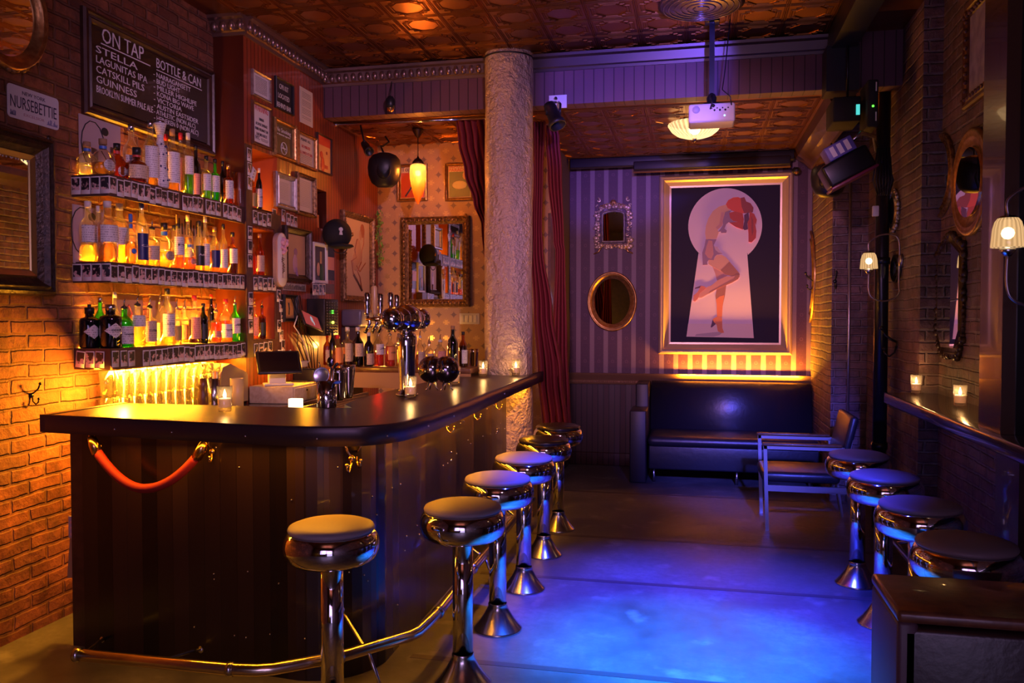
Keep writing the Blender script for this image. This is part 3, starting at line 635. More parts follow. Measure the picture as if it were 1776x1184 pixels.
rel(G().bbox((-2.45, 4.2, .98), (-1.88, 5.9, 1.0), steel, .004).box((-2.45, 4.2, 1.0), (-2.43, 5.9, 1.03), steel).box((-2.45, 4.2, .1), (-1.9, 5.9, .98), dark_wood).build('drain_board', sk), sk.location)
g = G()
for i in range(5): g.tube([(-2.42 + i * .06, 4.3, 1.01), (-2.42 + i * .06, 5.8, 1.01)], .005, steel, 6)
rel(g.build('grid', sk), sk.location)
# ------------------------------------------------------------------ copying
def dup(root, loc, rz=0., label=None, group=None):
    r = root.copy(); COL.objects.link(r); r.location = loc; r.rotation_euler = (0, 0, rz)
    if label: r['label'] = label
    if group: r['group'] = group
    for ch in list(root.children):
        c = ch.copy(); COL.objects.link(c); c.parent = r; c.matrix_parent_inverse = ch.matrix_parent_inverse.copy()
        for gch in ch.children:
            d = gch.copy(); COL.objects.link(d); d.parent = c; d.matrix_parent_inverse = gch.matrix_parent_inverse.copy()
    return r
# ------------------------------------------------------------------ stools
def stool(seatmat, label, group, loc):
    t = E('bar_stool', (0, 0, 0), label, 'bar stool', group)
    G().lathe([(.166, .765), (.169, .773), (.164, .783), (.14, .792), (.09, .799), (0, .803)], seatmat, 40, cap=False).lathe([(.15, .76), (.166, .765)], seatmat, 40, cap=False).build('seat_cushion', t)
    b = [(.0, .635), (.05, .635), (.12, .637), (.155, .645), (.176, .662), (.186, .69), (.1875, .715), (.182, .738), (.174, .752), (.168, .76), (.16, .763), (.1, .763)]
    G().lathe(b, chrome, 48, cap=False).build('chrome_rim', t)
    G().lathe([(.0445, .10), (.0445, .64)], chrome, 28).build('pole', t)
    G().lathe([(.125, 0), (.127, .006), (.122, .012), (.098, .038), (.072, .075), (.056, .105), (.0485, .125), (.0495, .132), (.046, .138)], steel, 36, cap=False).build('base', t)
    t.location = loc; return t
GS = 'chrome pedestal stools along the bar'; GR = 'chrome pedestal stools along the right ledge'
s1 = stool(vinyl, 'taupe topped chrome stool nearest the camera, alone before the flat bar front', GS, (-1.39, 2.99, 0))
for k, (x, y, l) in enumerate(((-.98, 3.43, 'taupe topped chrome stool at the bar corner, second from the camera on the left'), (-.98, 4.08, 'taupe topped chrome stool, third from the camera along the bar'), (-.975, 4.72, 'taupe topped chrome stool, fourth from the camera along the bar'))):
    dup(s1, (x, y, 0), .4 * k, l)
s5 = stool(vinylb, 'black topped chrome stool, fifth along the bar, second from its far end', GS, (-.985, 5.43, 0))
dup(s5, (-1.0, 6.12, 0), 0, 'black topped chrome stool farthest along the bar, by the curtains')
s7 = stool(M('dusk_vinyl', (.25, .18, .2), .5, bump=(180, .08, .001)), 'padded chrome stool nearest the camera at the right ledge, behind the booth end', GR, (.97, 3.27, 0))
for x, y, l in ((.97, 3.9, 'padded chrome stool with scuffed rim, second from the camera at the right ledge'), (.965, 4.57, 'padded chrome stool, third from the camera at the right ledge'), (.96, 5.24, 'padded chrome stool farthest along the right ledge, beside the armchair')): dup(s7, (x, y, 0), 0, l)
# ------------------------------------------------------------------ right ledge, post, rail, booth
XE = 1.235
lg = E('drink_ledge', (1.4, 4.0, 0), 'long narrow dark wooden drink ledge along the right brick wall', 'ledge')
rel(G().bbox((XE, 1.2, 1.03), (XR2 - .001, 5.898, 1.1), M('polished_dark_ledge', (.05, .022, .012), .2, coat=.5, col2=(.035, .015, .01), ns=10), .008).build('ledge_board', lg), lg.location)
for y in (2.2, 4.9): rel(G().box((1.52, y, .9), (1.568, y + .04, 1.03), blackm).box((1.4, y, 1.0), (1.568, y + .05, 1.03), blackm).build('bracket', lg), lg.location)
struct(G().box((1.275, 3.87, 1.101), (1.569, 4.15, ZC - .01), M('varnished_post', (.07, .03, .012), .25, coat=.4)).box((1.33, 3.862, 1.101), (1.569, 3.872, ZC - .02), M('black_gloss_panel', (.006, .006, .007), .16)), 'trim_14', 'dark square post standing on the ledge')
struct(G().box((1.35, 3.87, 0), (1.569, 4.15, 1.029), dark_wood), 'trim_15', 'dark post below the ledge')
g = G().tube([(1.2, 3.3, .22), (1.2, 5.6, .22)], .018, M('polished_rail'), 12); fr2 = E('wall_foot_rail', (1.3, 4.5, 0), 'thin metal foot rail under the right ledge', 'foot rail')
rel(g.build('rail', fr2), fr2.location)
for y in (3.5, 4.5, 5.4): rel(G().tube([(1.565, y, .25), (1.3, y, .23), (1.2, y, .22)], .009, steel, 8).build('bracket', fr2), fr2.location)
bo = E('booth_end', (1.0, 2.5, 0), 'dark brown padded booth end in the near right corner', 'booth')
bm_ = M('brown_leatherette', (.022, .009, .008), .3, bump=(40, .25, .004))
rel(G().bbox((.55, 2.40, .0), (1.56, 2.47, .76), bm_, .02).build('front_panel', bo), bo.location)
rel(G().bbox((.545, 2.40, 0), (.60, 2.74, .77), M('plum_booth_side', (.09, .045, .06), .45), .012).build('side_panel', bo), bo.location)  # side panel lighter and more violet than the front panel
rel(G().bbox((.545, 2.40, .765), (1.56, 2.75, .80), mid_wood, .012).build('top_board', bo), bo.location)
rel(G().box((.6, 2.70, 0), (1.56, 2.74, .765), dark_wood).build('back_panel', bo), bo.location)
# ------------------------------------------------------------------ bench and chair
be = E('bench', (.25, 8.4, 0), 'long black leather bench seat under the framed keyhole painting', 'bench')
X0, X1 = -.44, 1.14
def lump(a, b, mat, r=.04): return G().bbox(a, b, mat, r, 4)
g = G(); prof = [(8.80, .43), (8.62, .42), (8.60, .46), (8.63, .7), (8.68, .86), (8.72, .92), (8.78, .935), (8.84, .93), (8.86, .88), (8.86, .43)]; n = len(prof)
g.add([(x, y, z) for x in (X0, X1) for y, z in prof], [(i, (i + 1) % n, (i + 1) % n + n, i + n) for i in range(n)] + [tuple(range(n)), tuple(range(n, 2 * n))], leather, True)
rel(g.build('backrest', be), be.location)
rel(lump((X0, 8.02, .35), (X1, 8.66, .455), leather, .05).build('seat', be), be.location)
rel(G().bbox((X0 + .01, 8.05, .13), (X1, 8.78, .36), leather, .015, 3).build('base', be), be.location)
arm = M('dark_painted_arm', (.02, .016, .022), .45, bump=(60, .2, .003))
rel(G().bbox((-.61, 8.0, 0), (-.45, 8.45, .70), arm, .012).bbox((-.58, 8.4, 0), (-.45, 8.86, .93), arm, .012).build('side_arm', be), be.location)
for x, y in ((X0 + .06, 8.1), (.4, 8.1), (X1 - .08, 8.1), (X0 + .06, 8.7), (X1 - .08, 8.7)): rel(G().lathe([(.014, 0), (.016, .14)], steel, 10, (x, y, 0)).build('leg', be), be.location)
ch = E('armchair', (.8, 6.6, 0), 'steel framed armchair with black seat and wooden arm rests facing left', 'armchair')
fm = M('painted_steel_frame', (.5, .46, .5), .3, .75); t_ = .026
def bar_(a, b, w, mat): 
    a, b = Vector(a), Vector(b); d = (b - a).normalized(); s_ = Vector((0, 1, 0)); u_ = d.cross(s_).normalized() * w / 2; s_ = s_ * w / 2
    return [a + i * u_ + j * s_ for i, j in ((-1, -1), (1, -1), (1, 1), (-1, 1))] + [b + i * u_ + j * s_ for i, j in ((-1, -1), (1, -1), (1, 1), (-1, 1))], [(0, 1, 2, 3), (7, 6, 5, 4), (0, 4, 5, 1), (1, 5, 6, 2), (2, 6, 7, 3), (3, 7, 4, 0)]
for y in (6.42, 6.98):
    g = G().add(*bar_((.54, y, 0), (.52, y, .64), t_, fm), fm); rel(g.build('leg', ch), ch.location)
    g = G().add(*bar_((1.16, y, 0), (1.06, y, .62), t_, fm), fm); rel(g.build('leg', ch), ch.location)
    rel(G().box((.51, y - .013, .615), (1.08, y + .013, .64), fm).box((.54, y - .012, .30), (1.12, y + .012, .345), fm).build('side_frame', ch), ch.location)
    rel(G().bbox((.50, y - .025, .64), (1.06, y + .025, .662), mid_wood, .006).build('arm_rest', ch), ch.location)
rel(G().bbox((.50, 6.44, .36), (1.06, 6.96, .44), leather, .03, 3).build('seat', ch), ch.location)
rt_ = Matrix.Rotation(math.radians(13), 3, 'Y')
g = G().bbox((1.04, 6.42, .52), (1.10, 6.98, .88), leather, .025, 3); g.v = [Vector((1.07, 6.7, .5)) + rt_ @ (p - Vector((1.07, 6.7, .5))) for p in g.v]
rel(g.build('backrest', ch), ch.location)
g = G().add(*bar_((1.07, 6.44, .4), (1.13, 6.44, .7), .022, fm), fm).add(*bar_((1.07, 6.96, .4), (1.13, 6.96, .7), .022, fm), fm); rel(g.build('back_frame', ch), ch.location)
# ------------------------------------------------------------------ candles
cg = glassy('candle_glass', (.96, .95, .93), .06, .05)
def candle(loc, label, group='votive candles'):
    t = E('votive_candle', (0, 0, 0), label, 'candle', group)
    G().lathe([(0, .002), (.028, .002), (.031, .012), (.0355, .122), (.034, .122), (.0295, .022), (0, .02)], cg, 24, cap=False).build('glass', t)
    G().lathe([(0, .0225), (.028, .0225), (.03, .062), (.026, .065), (0, .063)], wax, 20, cap=False).build('wax', t)
    f = G().lathe([(0, .065), (.006, .071), (.0078, .08), (.004, .095), (0, .108)], flame, 10, cap=False).build('flame', t)
    t.location = loc
    lamp('candle_light', 'POINT', Vector(loc) + Vector((0, 0, .1)), (1, .5, .16), 1.1, size=.01); return t
c1 = candle(P(390, 714, z=ZT + .004), 'lit votive candle on the flat front part of the bar')
for (u, v), l in (((712, 690), 'lit votive candle just before the beer tap'), ((789, 667), 'lit votive candle behind the beer tap, third along the bar'), ((838, 653), 'lit votive candle fourth along the bar, left of the column')):
    p = P(u, v, z=ZT + .004); dup(c1, p, 0, l); lamp('candle_light', 'POINT', p + Vector((0, 0, .1)), (1, .5, .16), 1.1, size=.01)
p = Vector((-1.335, 6.16, ZT + .004)); dup(c1, p, 0, 'lit votive candle against the foot of the column'); lamp('candle_light', 'POINT', p + Vector((0, 0, .1)), (1, .5, .16), 1.6, size=.01)
for p, l in ((Vector((1.41, 5.8, 1.104)), 'lit votive candle at the far end of the right ledge'), (P(1665, 705, z=1.104), 'lit votive candle on the right ledge below the black mirror')):
    dup(c1, p, 0, l); lamp('candle_light', 'POINT', p + Vector((-.01, 0, .1)), (1, .5, .16), 1.5, size=.01)
# ------------------------------------------------------------------ beer tap tower
tb = P(710, 688, z=ZT); tb.x = -1.6; tb.y = 4.45; tb.z = ZT
tt = E('beer_tap_tower', tuple(tb), 'chrome tee-shaped beer tap tower with five handles standing on the bar', 'beer tap')
k_ = 1.0
G().lathe([(.062, 0), (.062, .012), (.048, .02), (.044, .04), (.047, .15), (.056, .28), (.058, .33), (.05, .35), (.034, .36), (.034, .385)], chrome, 32, (0, 0, .004)).build('column', tt)
ry = Matrix.Rotation(-PI / 2, 3, 'X'); cz = .44
G().lathe([(0, -.30), (.03, -.297), (.052, -.28), (.062, -.25), (.055, -.225), (.046, -.215), (.046, -.13), (.062, -.12), (.066, -.1), (.05, -.085), (.072, -.07), (.083, -.03), (.085, 0), (.083, .03), (.072, .07), (.05, .085), (.066, .1), (.062, .12), (.046, .13), (.046, .215), (.055, .225), (.062, .25), (.052, .28), (.03, .297), (0, .3)], chrome, 32, (0, 0, cz), rot=ry, cap=False).build('barrel', tt)
for i, (y, hh) in enumerate(((-.25, .13), (-.15, .17), (-.06, .13), (.1, .14), (.2, .13))):
    f = G().tube([(-.05, y, cz), (-.14, y, cz)], .011, brass, 10).tube([(-.135, y, cz + .02), (-.12, y, cz - .02), (-.15, y, cz - .075)], .01, chrome, 10).build('faucet', tt)
    f2 = G().lathe([(.008, .0), (.015, .02), (.012, .03), (.017, .05), (.017, hh - .01), (.01, hh)], chrome if i != 1 else M('wood_handle', (.5, .3, .12), .35), 14, (-.135, y, cz + .015)).build('handle', tt)
sp_ = E('glass_rinser', (-1.53, 4.82, ZT + .001), 'pair of dark chrome spheres on little feet beside the beer tap', 'ornament')
for dx in (-.045, .05):
    G().ball((dx, 0, .13), .083, M('dark_chrome', (.35, .32, .36), .08, 1.), 28).build('sphere', sp_)
    g = G()
    for a in (0, 2.1, 4.2): g.tube([(dx + .02 * math.cos(a), .02 * math.sin(a), .055), (dx + .03 * math.cos(a), .03 * math.sin(a), .02), (dx + .045 * math.cos(a), .045 * math.sin(a), .004)], .005, chrome, 6)
    g.build('foot', sp_)
# shaker tins and tools
def tin_cup(loc, h, r0, r1, label, name='shaker_tin', n=2):
    t = E(name, tuple(loc), label, 'shaker')
    G().lathe([(0, .001), (r0, .001), (r0, .006), (r1, h - .004), (r1 + .002, h), (r1 - .001, h), (r0 - .002, .01), (0, .008)], chrome, 28, cap=False).build('cup', t)
    if n > 1: G().lathe([(r1 - .003, h - .002), (r1, h + .02), (r1 + .0015, h + .02), (r1 + .001, h)], chrome, 28, cap=False).build('second_cup', t)
    return t
tin_cup(P(587, 694, z=ZT), .155, .028, .044, 'left one of two shaker tins beside the tool cup')
tin_cup(P(603, 690, z=ZT), .165, .028, .044, 'right one of two shaker tins beside the tool cup')
tin_cup(P(808, 646, z=ZT), .17, .03, .044, 'left one of two far shaker tins near the column')
tin_cup(P(821, 643, z=ZT), .165, .03, .044, 'right one of two far shaker tins near the column')
tc = E('tool_cup', tuple(P(567, 706, z=ZT + .002)), 'patterned steel mixing glass cup holding strainer and spoons', 'tool cup')
g = G().lathe([(0, 0), (.046, 0), (.048, .004), (.052, .135), (.049, .135), (.044, .006), (0, .006)], chrome, 32, cap=False)
for i in range(12):
    for j in range(3):
        a = 2 * PI * i / 12; z0 = .02 + j * .025
        for sgn in (-1, 1): g.tube([(.0495 * math.cos(a + sgn * .26 * q), .0495 * math.sin(a + sgn * .26 * q), z0 + .025 * q) for q in (0, .5, 1)], .0012, steel, 4)
g.build('cup', tc)
st_ = Matrix.Rotation(math.radians(75), 3, 'X') @ Matrix.Rotation(math.radians(10), 3, 'Y')
G().lathe([(0, -.016), (.02, -.012), (.034, -.004), (.04, 0), (.042, .002), (.04, .004), (.034, 0), (0, -.012)], M('blue_grey_steel', (.5, .5, .6), .35, .9), 24, (-.02, -.02, .16), rot=st_, cap=False).tube([(-.02, -.02, .12), (0, 0, .02)], .004, steel, 6).tube([(-.025, -.02, .2), (-.03, -.022, .225)], .003, steel, 6).build('fine_strainer', tc)
G().tube([(.02, .01, .01), (.02, .012, .2)], .0055, steel, 8).ball((.015, .01, .225), .02, M('dark_steel', (.2, .18, .25), .2, 1.), 14, (1, .5, 1.3)).build('spoon', tc)
G().tube([(.03, 0, .01), (.036, 0, .16), (.04, 0, .2)], .004, steel, 8).tube([(.04, 0, .2), (.06, 0, .22)], .007, black, 8).build('stirrer', tc)
G().lathe([(0, 0), (.018, 0), (.018, .006), (0, .008)], LAB['b'], 16, (.062, -.01, .124), rot=Matrix.Rotation(.3, 3, 'X')).tube([(.02, 0, .1), (.05, -.005, .12)], .004, LAB['b'], 6).build('blue_cap', tc)
# ------------------------------------------------------------------ ceiling things
def at_ceiling(u, v, y): p = P(u, v, y=y); return p
# low ceiling dish lamp
p = P(1205, 205, z=ZL); lx, ly = p.x, 7.25
dl = E('ceiling_lamp', (lx, ly, ZL), 'glowing ribbed glass dish lamp on the low tin ceiling', 'ceiling lamp')
g = G(); seg = 64; prof = [(.215, -.03), (.222, -.045), (.212, -.06), (.19, -.095), (.145, -.13), (.085, -.15), (.02, -.157)]; vs = []
for r, z in prof:
    for i in range(seg): a = 2 * PI * i / seg; rr_ = r * (1 + (.022 if i % 2 else -.012)); vs.append((rr_ * math.cos(a), rr_ * math.sin(a), z))
dishm = glow_glass('lit_ribbed_glass', (1, .66, .3), 2.3, .45, 32)
G().ball((0, 0, -.075), .05, M('hot_bulb', (1, .8, .5), .5, emit=(1, .75, .4), es=12), 14).build('bulb', dl)
g.add(vs, [(j * seg + i, j * seg + (i + 1) % seg, (j + 1) * seg + (i + 1) % seg, (j + 1) * seg + i) for j in range(len(prof) - 1) for i in range(seg)], dishm, True); g.build('glass_dish', dl)
G().lathe([(0, -.155), (.02, -.157), (.016, -.17), (.008, -.178), (0, -.19)], steel, 14, cap=False).build('finial', dl)
G().lathe([(0, -.001), (.12, -.001), (.13, -.02), (.1, -.03), (0, -.03)], goldf, 28, cap=False).build('ceiling_plate', dl)
lamp('ceiling_lamp_light', 'POINT', (lx, ly, ZL - .085), (1, .62, .28), 26, size=.04)
# pendant in the alcove
p = P(725, 320, y=7.05); px, py = p.x, 7.05
pe = E('pendant_lamp', (px, py, ZL), 'amber teardrop glass pendant hanging in the wallpapered alcove', 'pendant lamp')
zt = P(725, 285, y=py).z - ZL; zb = P(725, 354, y=py).z - ZL; H = zt - zb
pm = NT('ribbed_amber_glass'); gz = pm.n('ShaderNodeSeparateXYZ', i_0=pm.n('ShaderNodeTexCoord').outputs['Object']).outputs[2]
ff = pm.math('DIVIDE', pm.math('SUBTRACT', gz, zb), H)
pm.put(pm.b.inputs['Emission Color'], pm.ramp(ff, [(.05, (.25, .03, .0)), (.4, (.9, .2, .01)), (.62, (1, .5, .06)), (.9, (1, .62, .15))]))
pm.put(pm.b.inputs['Emission Strength'], pm.ramp(ff, [(.05, (.25, .25, .25)), (.45, (.75, .75, .75)), (.6, (1, 1, 1))]))
pm.b.inputs['Base Color'].default_value = (.5, .15, .02, 1); pm.b.inputs['Roughness'].default_value = .25
pm.put(pm.out.inputs[0], pm.n('ShaderNodeMixShader', i_0=.3, i_1=pm.b.outputs[0], i_2=pm.n('ShaderNodeBsdfTransparent', i_0=(1, .6, .25)).outputs[0]).outputs[0]); pm = pm.m
prof = [(.052, zt), (.068, zt - H * .04), (.074, zt - H * .2), (.072, zt - H * .35), (.06, zt - H * .55), (.042, zt - H * .75), (.02, zt - H * .92), (.006, zt - H)]; seg = 32; vs = []
for r, z in prof:
    for i in range(seg): a = 2 * PI * i / seg; rr_ = r * (1 + (.03 if i % 2 else -.03)); vs.append((rr_ * math.cos(a), rr_ * math.sin(a), z))
G().add(vs, [(j * seg + i, j * seg + (i + 1) % seg, (j + 1) * seg + (i + 1) % seg, (j + 1) * seg + i) for j in range(len(prof) - 1) for i in range(seg)], pm, True).build('glass_shade', pe)
G().ball((0, 0, zt - H * .22), .028, M('hot_bulb'), 12).build('bulb', pe)
G().lathe([(.054, zt), (.05, zt + .02), (.03, zt + .045), (.012, zt + .055), (.008, zt + .07)], M('dark_bronze', (.12, .07, .04), .35, .9), 20).build('cap', pe)
g = G().lathe([(.055, -.001), (.05, -.02), (.02, -.07), (.01, -.08)], M('dark_bronze'), 20); g.tube([(0, 0, -.08), (0, 0, zt + .07)], .004, M('dark_bronze'), 6); g.build('chain', pe)
lamp('pendant_light', 'POINT', (px, py, ZL + zt - H * .22), (1, .43, .10), 230, size=.03)
# round vent
p = P(1216, 3, z=ZC); t = E('ceiling_vent', (p.x, p.y, ZC), 'round ribbed metal vent on the tin ceiling in front of the projector', 'ceiling vent')
g = G().lathe([(.27, -.001), (.28, -.02), (.25, -.035), (0, -.05)], M('vent_metal', (.25, .2, .22), .3, .9), 40, cap=False)
for r in (.05, .09, .13, .17, .21, .245): g.tube([(r * math.cos(a), r * math.sin(a), -.052 + r * .06) for a in [2 * PI * i / 36 for i in range(36)]], .005, M('vent_metal'), 6, closed=True)
g.build('grille', t)
# projector
py_ = 5.95; pp_ = P(1234, 200, y=py_)
pj = E('projector', (pp_.x, py_, ZC), 'white video projector hanging from a black ceiling pole', 'projector')
z0, z1 = P(1234, 217, y=py_).z - ZC, P(1234, 185, y=py_).z - ZC
G().bbox((-.155, -.1, z0), (.155, .12, z1), M('projector_white', (.62, .58, .6), .45), .015, 3).build('body', pj)
g = G()
for i in range(7): g.lathe([(0, 0), (.007 if i % 2 else .005, 0), (0, .002)], black, 10, (.0 + i * .018, -.1005, z1 - .035 - (i % 2) * .014), rot=Matrix.Rotation(PI / 2, 3, 'X'))
g.lathe([(0, 0), (.012, 0), (0, .002)], black, 12, (.01, -.1005, z1 - .018), rot=Matrix.Rotation(PI / 2, 3, 'X')); g.build('sockets', pj)
G().lathe([(0, 0), (.026, 0), (.026, .002), (0, .002)], M('grille_grey', (.4, .38, .42), .6), 20, (-.105, -.1, z1 - .04), rot=Matrix.Rotation(PI / 2, 3, 'X')).build('grille', pj)
G().lathe([(0, 0), (.006, 0), (0, .003)], blue_l, 10, (.085, -.1, z0 + .04), rot=Matrix.Rotation(PI / 2, 3, 'X')).build('indicator', pj)
G().box((-.018, -.018, z1 + .06), (.018, .018, -.002), blackm).lathe([(.03, z1 + .02), (.035, z1 + .06), (.02, z1 + .09)], blackm, 16).lathe([(.075, z1), (.07, z1 + .015), (.03, z1 + .02)], blackm, 20).bbox((-.05, -.05, -.03), (.05, .05, -.002), blackm, .004).build('ceiling_mount', pj)
G().tube([(-.01, -.103, z1 - .04), (0, -.13, z1 - .01), (.0, -.06, z1 + .06)], .006, black, 6).tube([(.13, -.1, z1 - .02), (.12, -.13, z1 + .03), (.07, -.05, z1 + .1), (.09, -.02, z1 + .25), (.12, 0, -.01)], .004, black, 6).build('cable', pj)
# stage spotlights
def parcan(name, loc, d, label, L=.16, r=.055, mat=None):
    t = E(name, tuple(loc), label, 'spotlight'); d = Vector(d).normalized(); rot = d.to_track_quat('Z', 'Y').to_matrix()
    G().lathe([(0, -L * .55), (r * .7, -L * .52), (r * .82, -L * .3), (r * .85, L * .3), (r * 1.05, L * .32), (r * 1.1, L * .5), (r * .95, L * .5), (r * .8, L * .3), (0, L * .25)], mat or black, 24, rot=rot, cap=False).build('housing', t)
    return t
q = P(960, 200, y=6.3); sl = parcan('stage_spotlight', q, (.35, -.25, -.8), 'black round stage spotlight clamped right of the column', .2, .062)
G().tube([(-.05, -.03, 0), (-.04, .0, .1), (0, .12, .13)], .009, blackm, 8).tube([(.05, 0, 0), (.05, .02, .09), (.02, .12, .13)], .009, blackm, 8).build('yoke', sl)
G().box((-.06, .14, .09), (.08, .158, .19), white).lathe([(.01, 0), (.01, .03)], blackm, 8, (0, .13, .16), rot=Matrix.Rotation(PI / 2, 3, 'X')).build('wall_plate', sl, None)
q = P(677, 178, y=6.38); cm_ = E('dome_camera', tuple(q), 'small black hanging camera before the boarded beam, left of the column', 'camera')
G().lathe([(0, .055), (.02, .05), (.038, .02), (.04, -.02), (.032, -.045), (0, -.045)], black, 20, cap=False).build('housing', cm_)
G().lathe([(.03, -.046), (.026, -.07), (.0, -.075)], M('copper_lens', (.7, .35, .1), .2, 1.), 16, cap=False).build('lens', cm_)
G().tube([(0, 0, .05), (.0, .02, .12), (-.015, .075, .2), (-.01, .075, .25)], .004, black, 6).build('cable', cm_)
# dome speakers
def domespk(loc, rz, label, s=1., tilt=0.):
    t = E('wall_speaker', tuple(loc), label, 'speaker', None, rz)
    G().lathe([(0, -.11), (.06, -.105), (.10, -.08), (.125, -.03), (.13, .02), (.12, .07), (.09, .1), (.04, .115), (0, .118)], black, 32, sx=1, sy=.85, rot=Matrix.Rotation(tilt, 3, 'X'), cap=False).build('housing', t)
    G().lathe([(0, .0), (.05, .002), (.055, -.01), (0, -.012)], blackm, 20, (0, -.105, -.01), rot=Matrix.Rotation(PI / 2, 3, 'X')).build('grille', t)
    G().tube([(0, .0, .1), (-.03, .05, .16), (.03, .09, .2), (0, .1, .24)], .008, blackm, 6).build('bracket', t)
    t.scale = (s, s, s * 1.2); return t
domespk(P(667, 296, y=7.0), .3, 'black rounded wall speaker in the alcove corner above the wood panelling', 1.15, .2)
domespk(P(1437, 312, y=6.9), -.3, 'black rounded speaker hanging at the chimney pier on the right', 1.05, .1)
sl2 = parcan('stage_spotlight', P(636, 256, y=6.75), (.5, -.4, -.6), 'small black spotlight under the low ceiling, left of the dome speaker', .13, .04)
G().tube([(0, 0, .0), (-.03, 0, .08), (-.06, .0, ZL - sl2.location.z - .001)], .008, blackm, 6).build('yoke', sl2)
# projection screen roller
rs = E('projection_screen', (.1, 8.75, 3.2), 'rolled up projection screen in a long black case above the wallpaper', 'projection screen')
a_, b_ = P(1100, 270, y=8.72), P(1366, 262, y=8.72)
rel(G().bbox((-1.3, 8.68, 3.27 - .1), (XP - .2, 8.76, 3.27), duct_m, .01).build('case', rs), rs.location)
rel(G().bbox((-.63, 8.64, 3.12), (.92, 8.74, 3.21), duct_m, .01).build('roller', rs), rs.location)
rel(G().tube([(-.63, 8.67, 3.105), (.92, 8.67, 3.105)], .012, M('brass_bar', (.45, .25, .1), .4, .6), 8).build('bottom_bar', rs), rs.location)
# curtain rod
g = G().tube([P(585, 216, y=6.68), P(860, 204, y=6.68)], .012, chrome, 10); g.ball(P(583, 216, y=6.68), .018, chrome, 10); tag(g.tube([P(585, 216, y=6.68), P(585, 216, y=6.68) + Vector((0, 0, ZL - P(585, 216, y=6.68).z))], .008, chrome, 8).build('curtain_rod'), 'thin chrome curtain rod across the alcove opening', 'curtain rod')
# curtains
def curtain(rows, y, label, folds=5, amp=.035, sub=10, tie=None):
    g = G(); n = folds * 8; pts = []; rows = [tuple(map(float, r)) for r in rows]; vs = []; rr = []
    for i in range(len(rows) - 1):
        for s_ in range(sub):
            t = s_ / sub; t2 = t * t * (3 - 2 * t); rr.append(tuple(a + (b - a) * (t if k == 0 else t2) for k, (a, b) in enumerate(zip(rows[i], rows[i + 1]))))
    rr.append(rows[-1])
    for v, u0, u1 in rr:
        p0, p1 = P(u0, v, y=y), P(u1, v, y=y); W = (p1.x - p0.x)
        for i in range(n + 1):
            t = i / n; ph = t * folds * 2 * PI
            vs.append((p0.x + W * (t + .012 * math.sin(ph * 2 + v * .01)), y + amp * math.sin(ph + .6 * math.sin(v * .012)) * (.5 + .5 * math.sin(t * 7 + 2) ** 2), p0.z))
    m = len(rr); g.add(vs, [(j * (n + 1) + i, j * (n + 1) + i + 1, (j + 1) * (n + 1) + i + 1, (j + 1) * (n + 1) + i) for j in range(m - 1) for i in range(n)], curt_m, True)
    o = g.build('curtain'); mod = o.modifiers.new('thick', 'SOLIDIFY'); mod.thickness = .004
    return tag(o, label, 'curtain', 'dark red velvet curtains')
curtain([(207, 790, 845), (245, 794, 850), (300, 806, 856), (350, 822, 858), (392, 836, 860), (470, 842, 862), (600, 845, 864)], 6.72, 'dark red curtain sweeping left out from behind the column', 5)
curtain([(212, 924, 946), (300, 926, 942), (400, 924, 940), (430, 922, 942), (540, 926, 958), (650, 932, 976), (745, 940, 985)], 6.74, 'dark red curtain close against the right side of the column', 4, .04)
curtain([(218, 944, 966), (240, 946, 970), (300, 950, 974), (420, 961, 978), (436, 964, 980), (600, 958, 984), (700, 957, 988), (760, 955, 992)], 6.95, 'brighter red curtain hanging right of the other two', 4, .03)
# ------------------------------------------------------------------ things on the walls
PL = dict(L=('x', XW, PI / 2), B=('x', XB, PI / 2), R1=('x', XR1, -PI / 2), R2=('x', XR2, -PI / 2), Q=('x', XP, -PI / 2), A=('y', YAL, 0), K=('y', YB, 0), M=('y', YBEAM, 0), F=('y', 5.9, 0), G=('y', 7.6, 0))
def place(pl, u0, u1, v0, v1, at='l'):
    ax, val, rz = PL[pl]; uu = {'l': u0, 'r': u1, 'c': (u0 + u1) / 2}[at]
    vm = (v0 + v1) / 2; a, b = P(u0, vm, **{ax: val}), P(u1, vm, **{ax: val}); z0, z1 = P(uu, v1, **{ax: val}).z, P(uu, v0, **{ax: val}).z
    w = abs(b.y - a.y) if ax == 'x' else abs(b.x - a.x)
    c = (a + b) / 2; c.z = (z0 + z1) / 2
    return c, w, z1 - z0, rz
def wthing(name, label, cat, pl, u0, u1, v0, v1, group=None, at='l', out=.001):
    c, w, h, rz = place(pl, u0, u1, v0, v1, at); t = E(name, tuple(c + Vector((math.sin(rz), -math.cos(rz), 0)) * out), label, cat, group, rz); return t, w, h
PROF = dict(flat=[(0, 0), (0, .018), (.25, .022), (.85, .016), (1, .008), (1, .002)], deep=[(0, 0), (0, .02), (.12, .034), (.3, .036), (.42, .024), (.55, .022), (.68, .03), (.85, .022), (.95, .01), (1, .004)],
            step=[(0, 0), (0, .03), (.08, .045), (.2, .05), (.24, .04), (.4, .046), (.5, .036), (.55, .03), (.85, .012), (1, .01), (1, .004)])
def mould(t, pts, b, prof, mat, name='frame', smooth=False, k=1.):
    return G().sweep(pts, [(i * b, o * k) for i, o in PROF[prof]], mat, smooth).build(name, t)
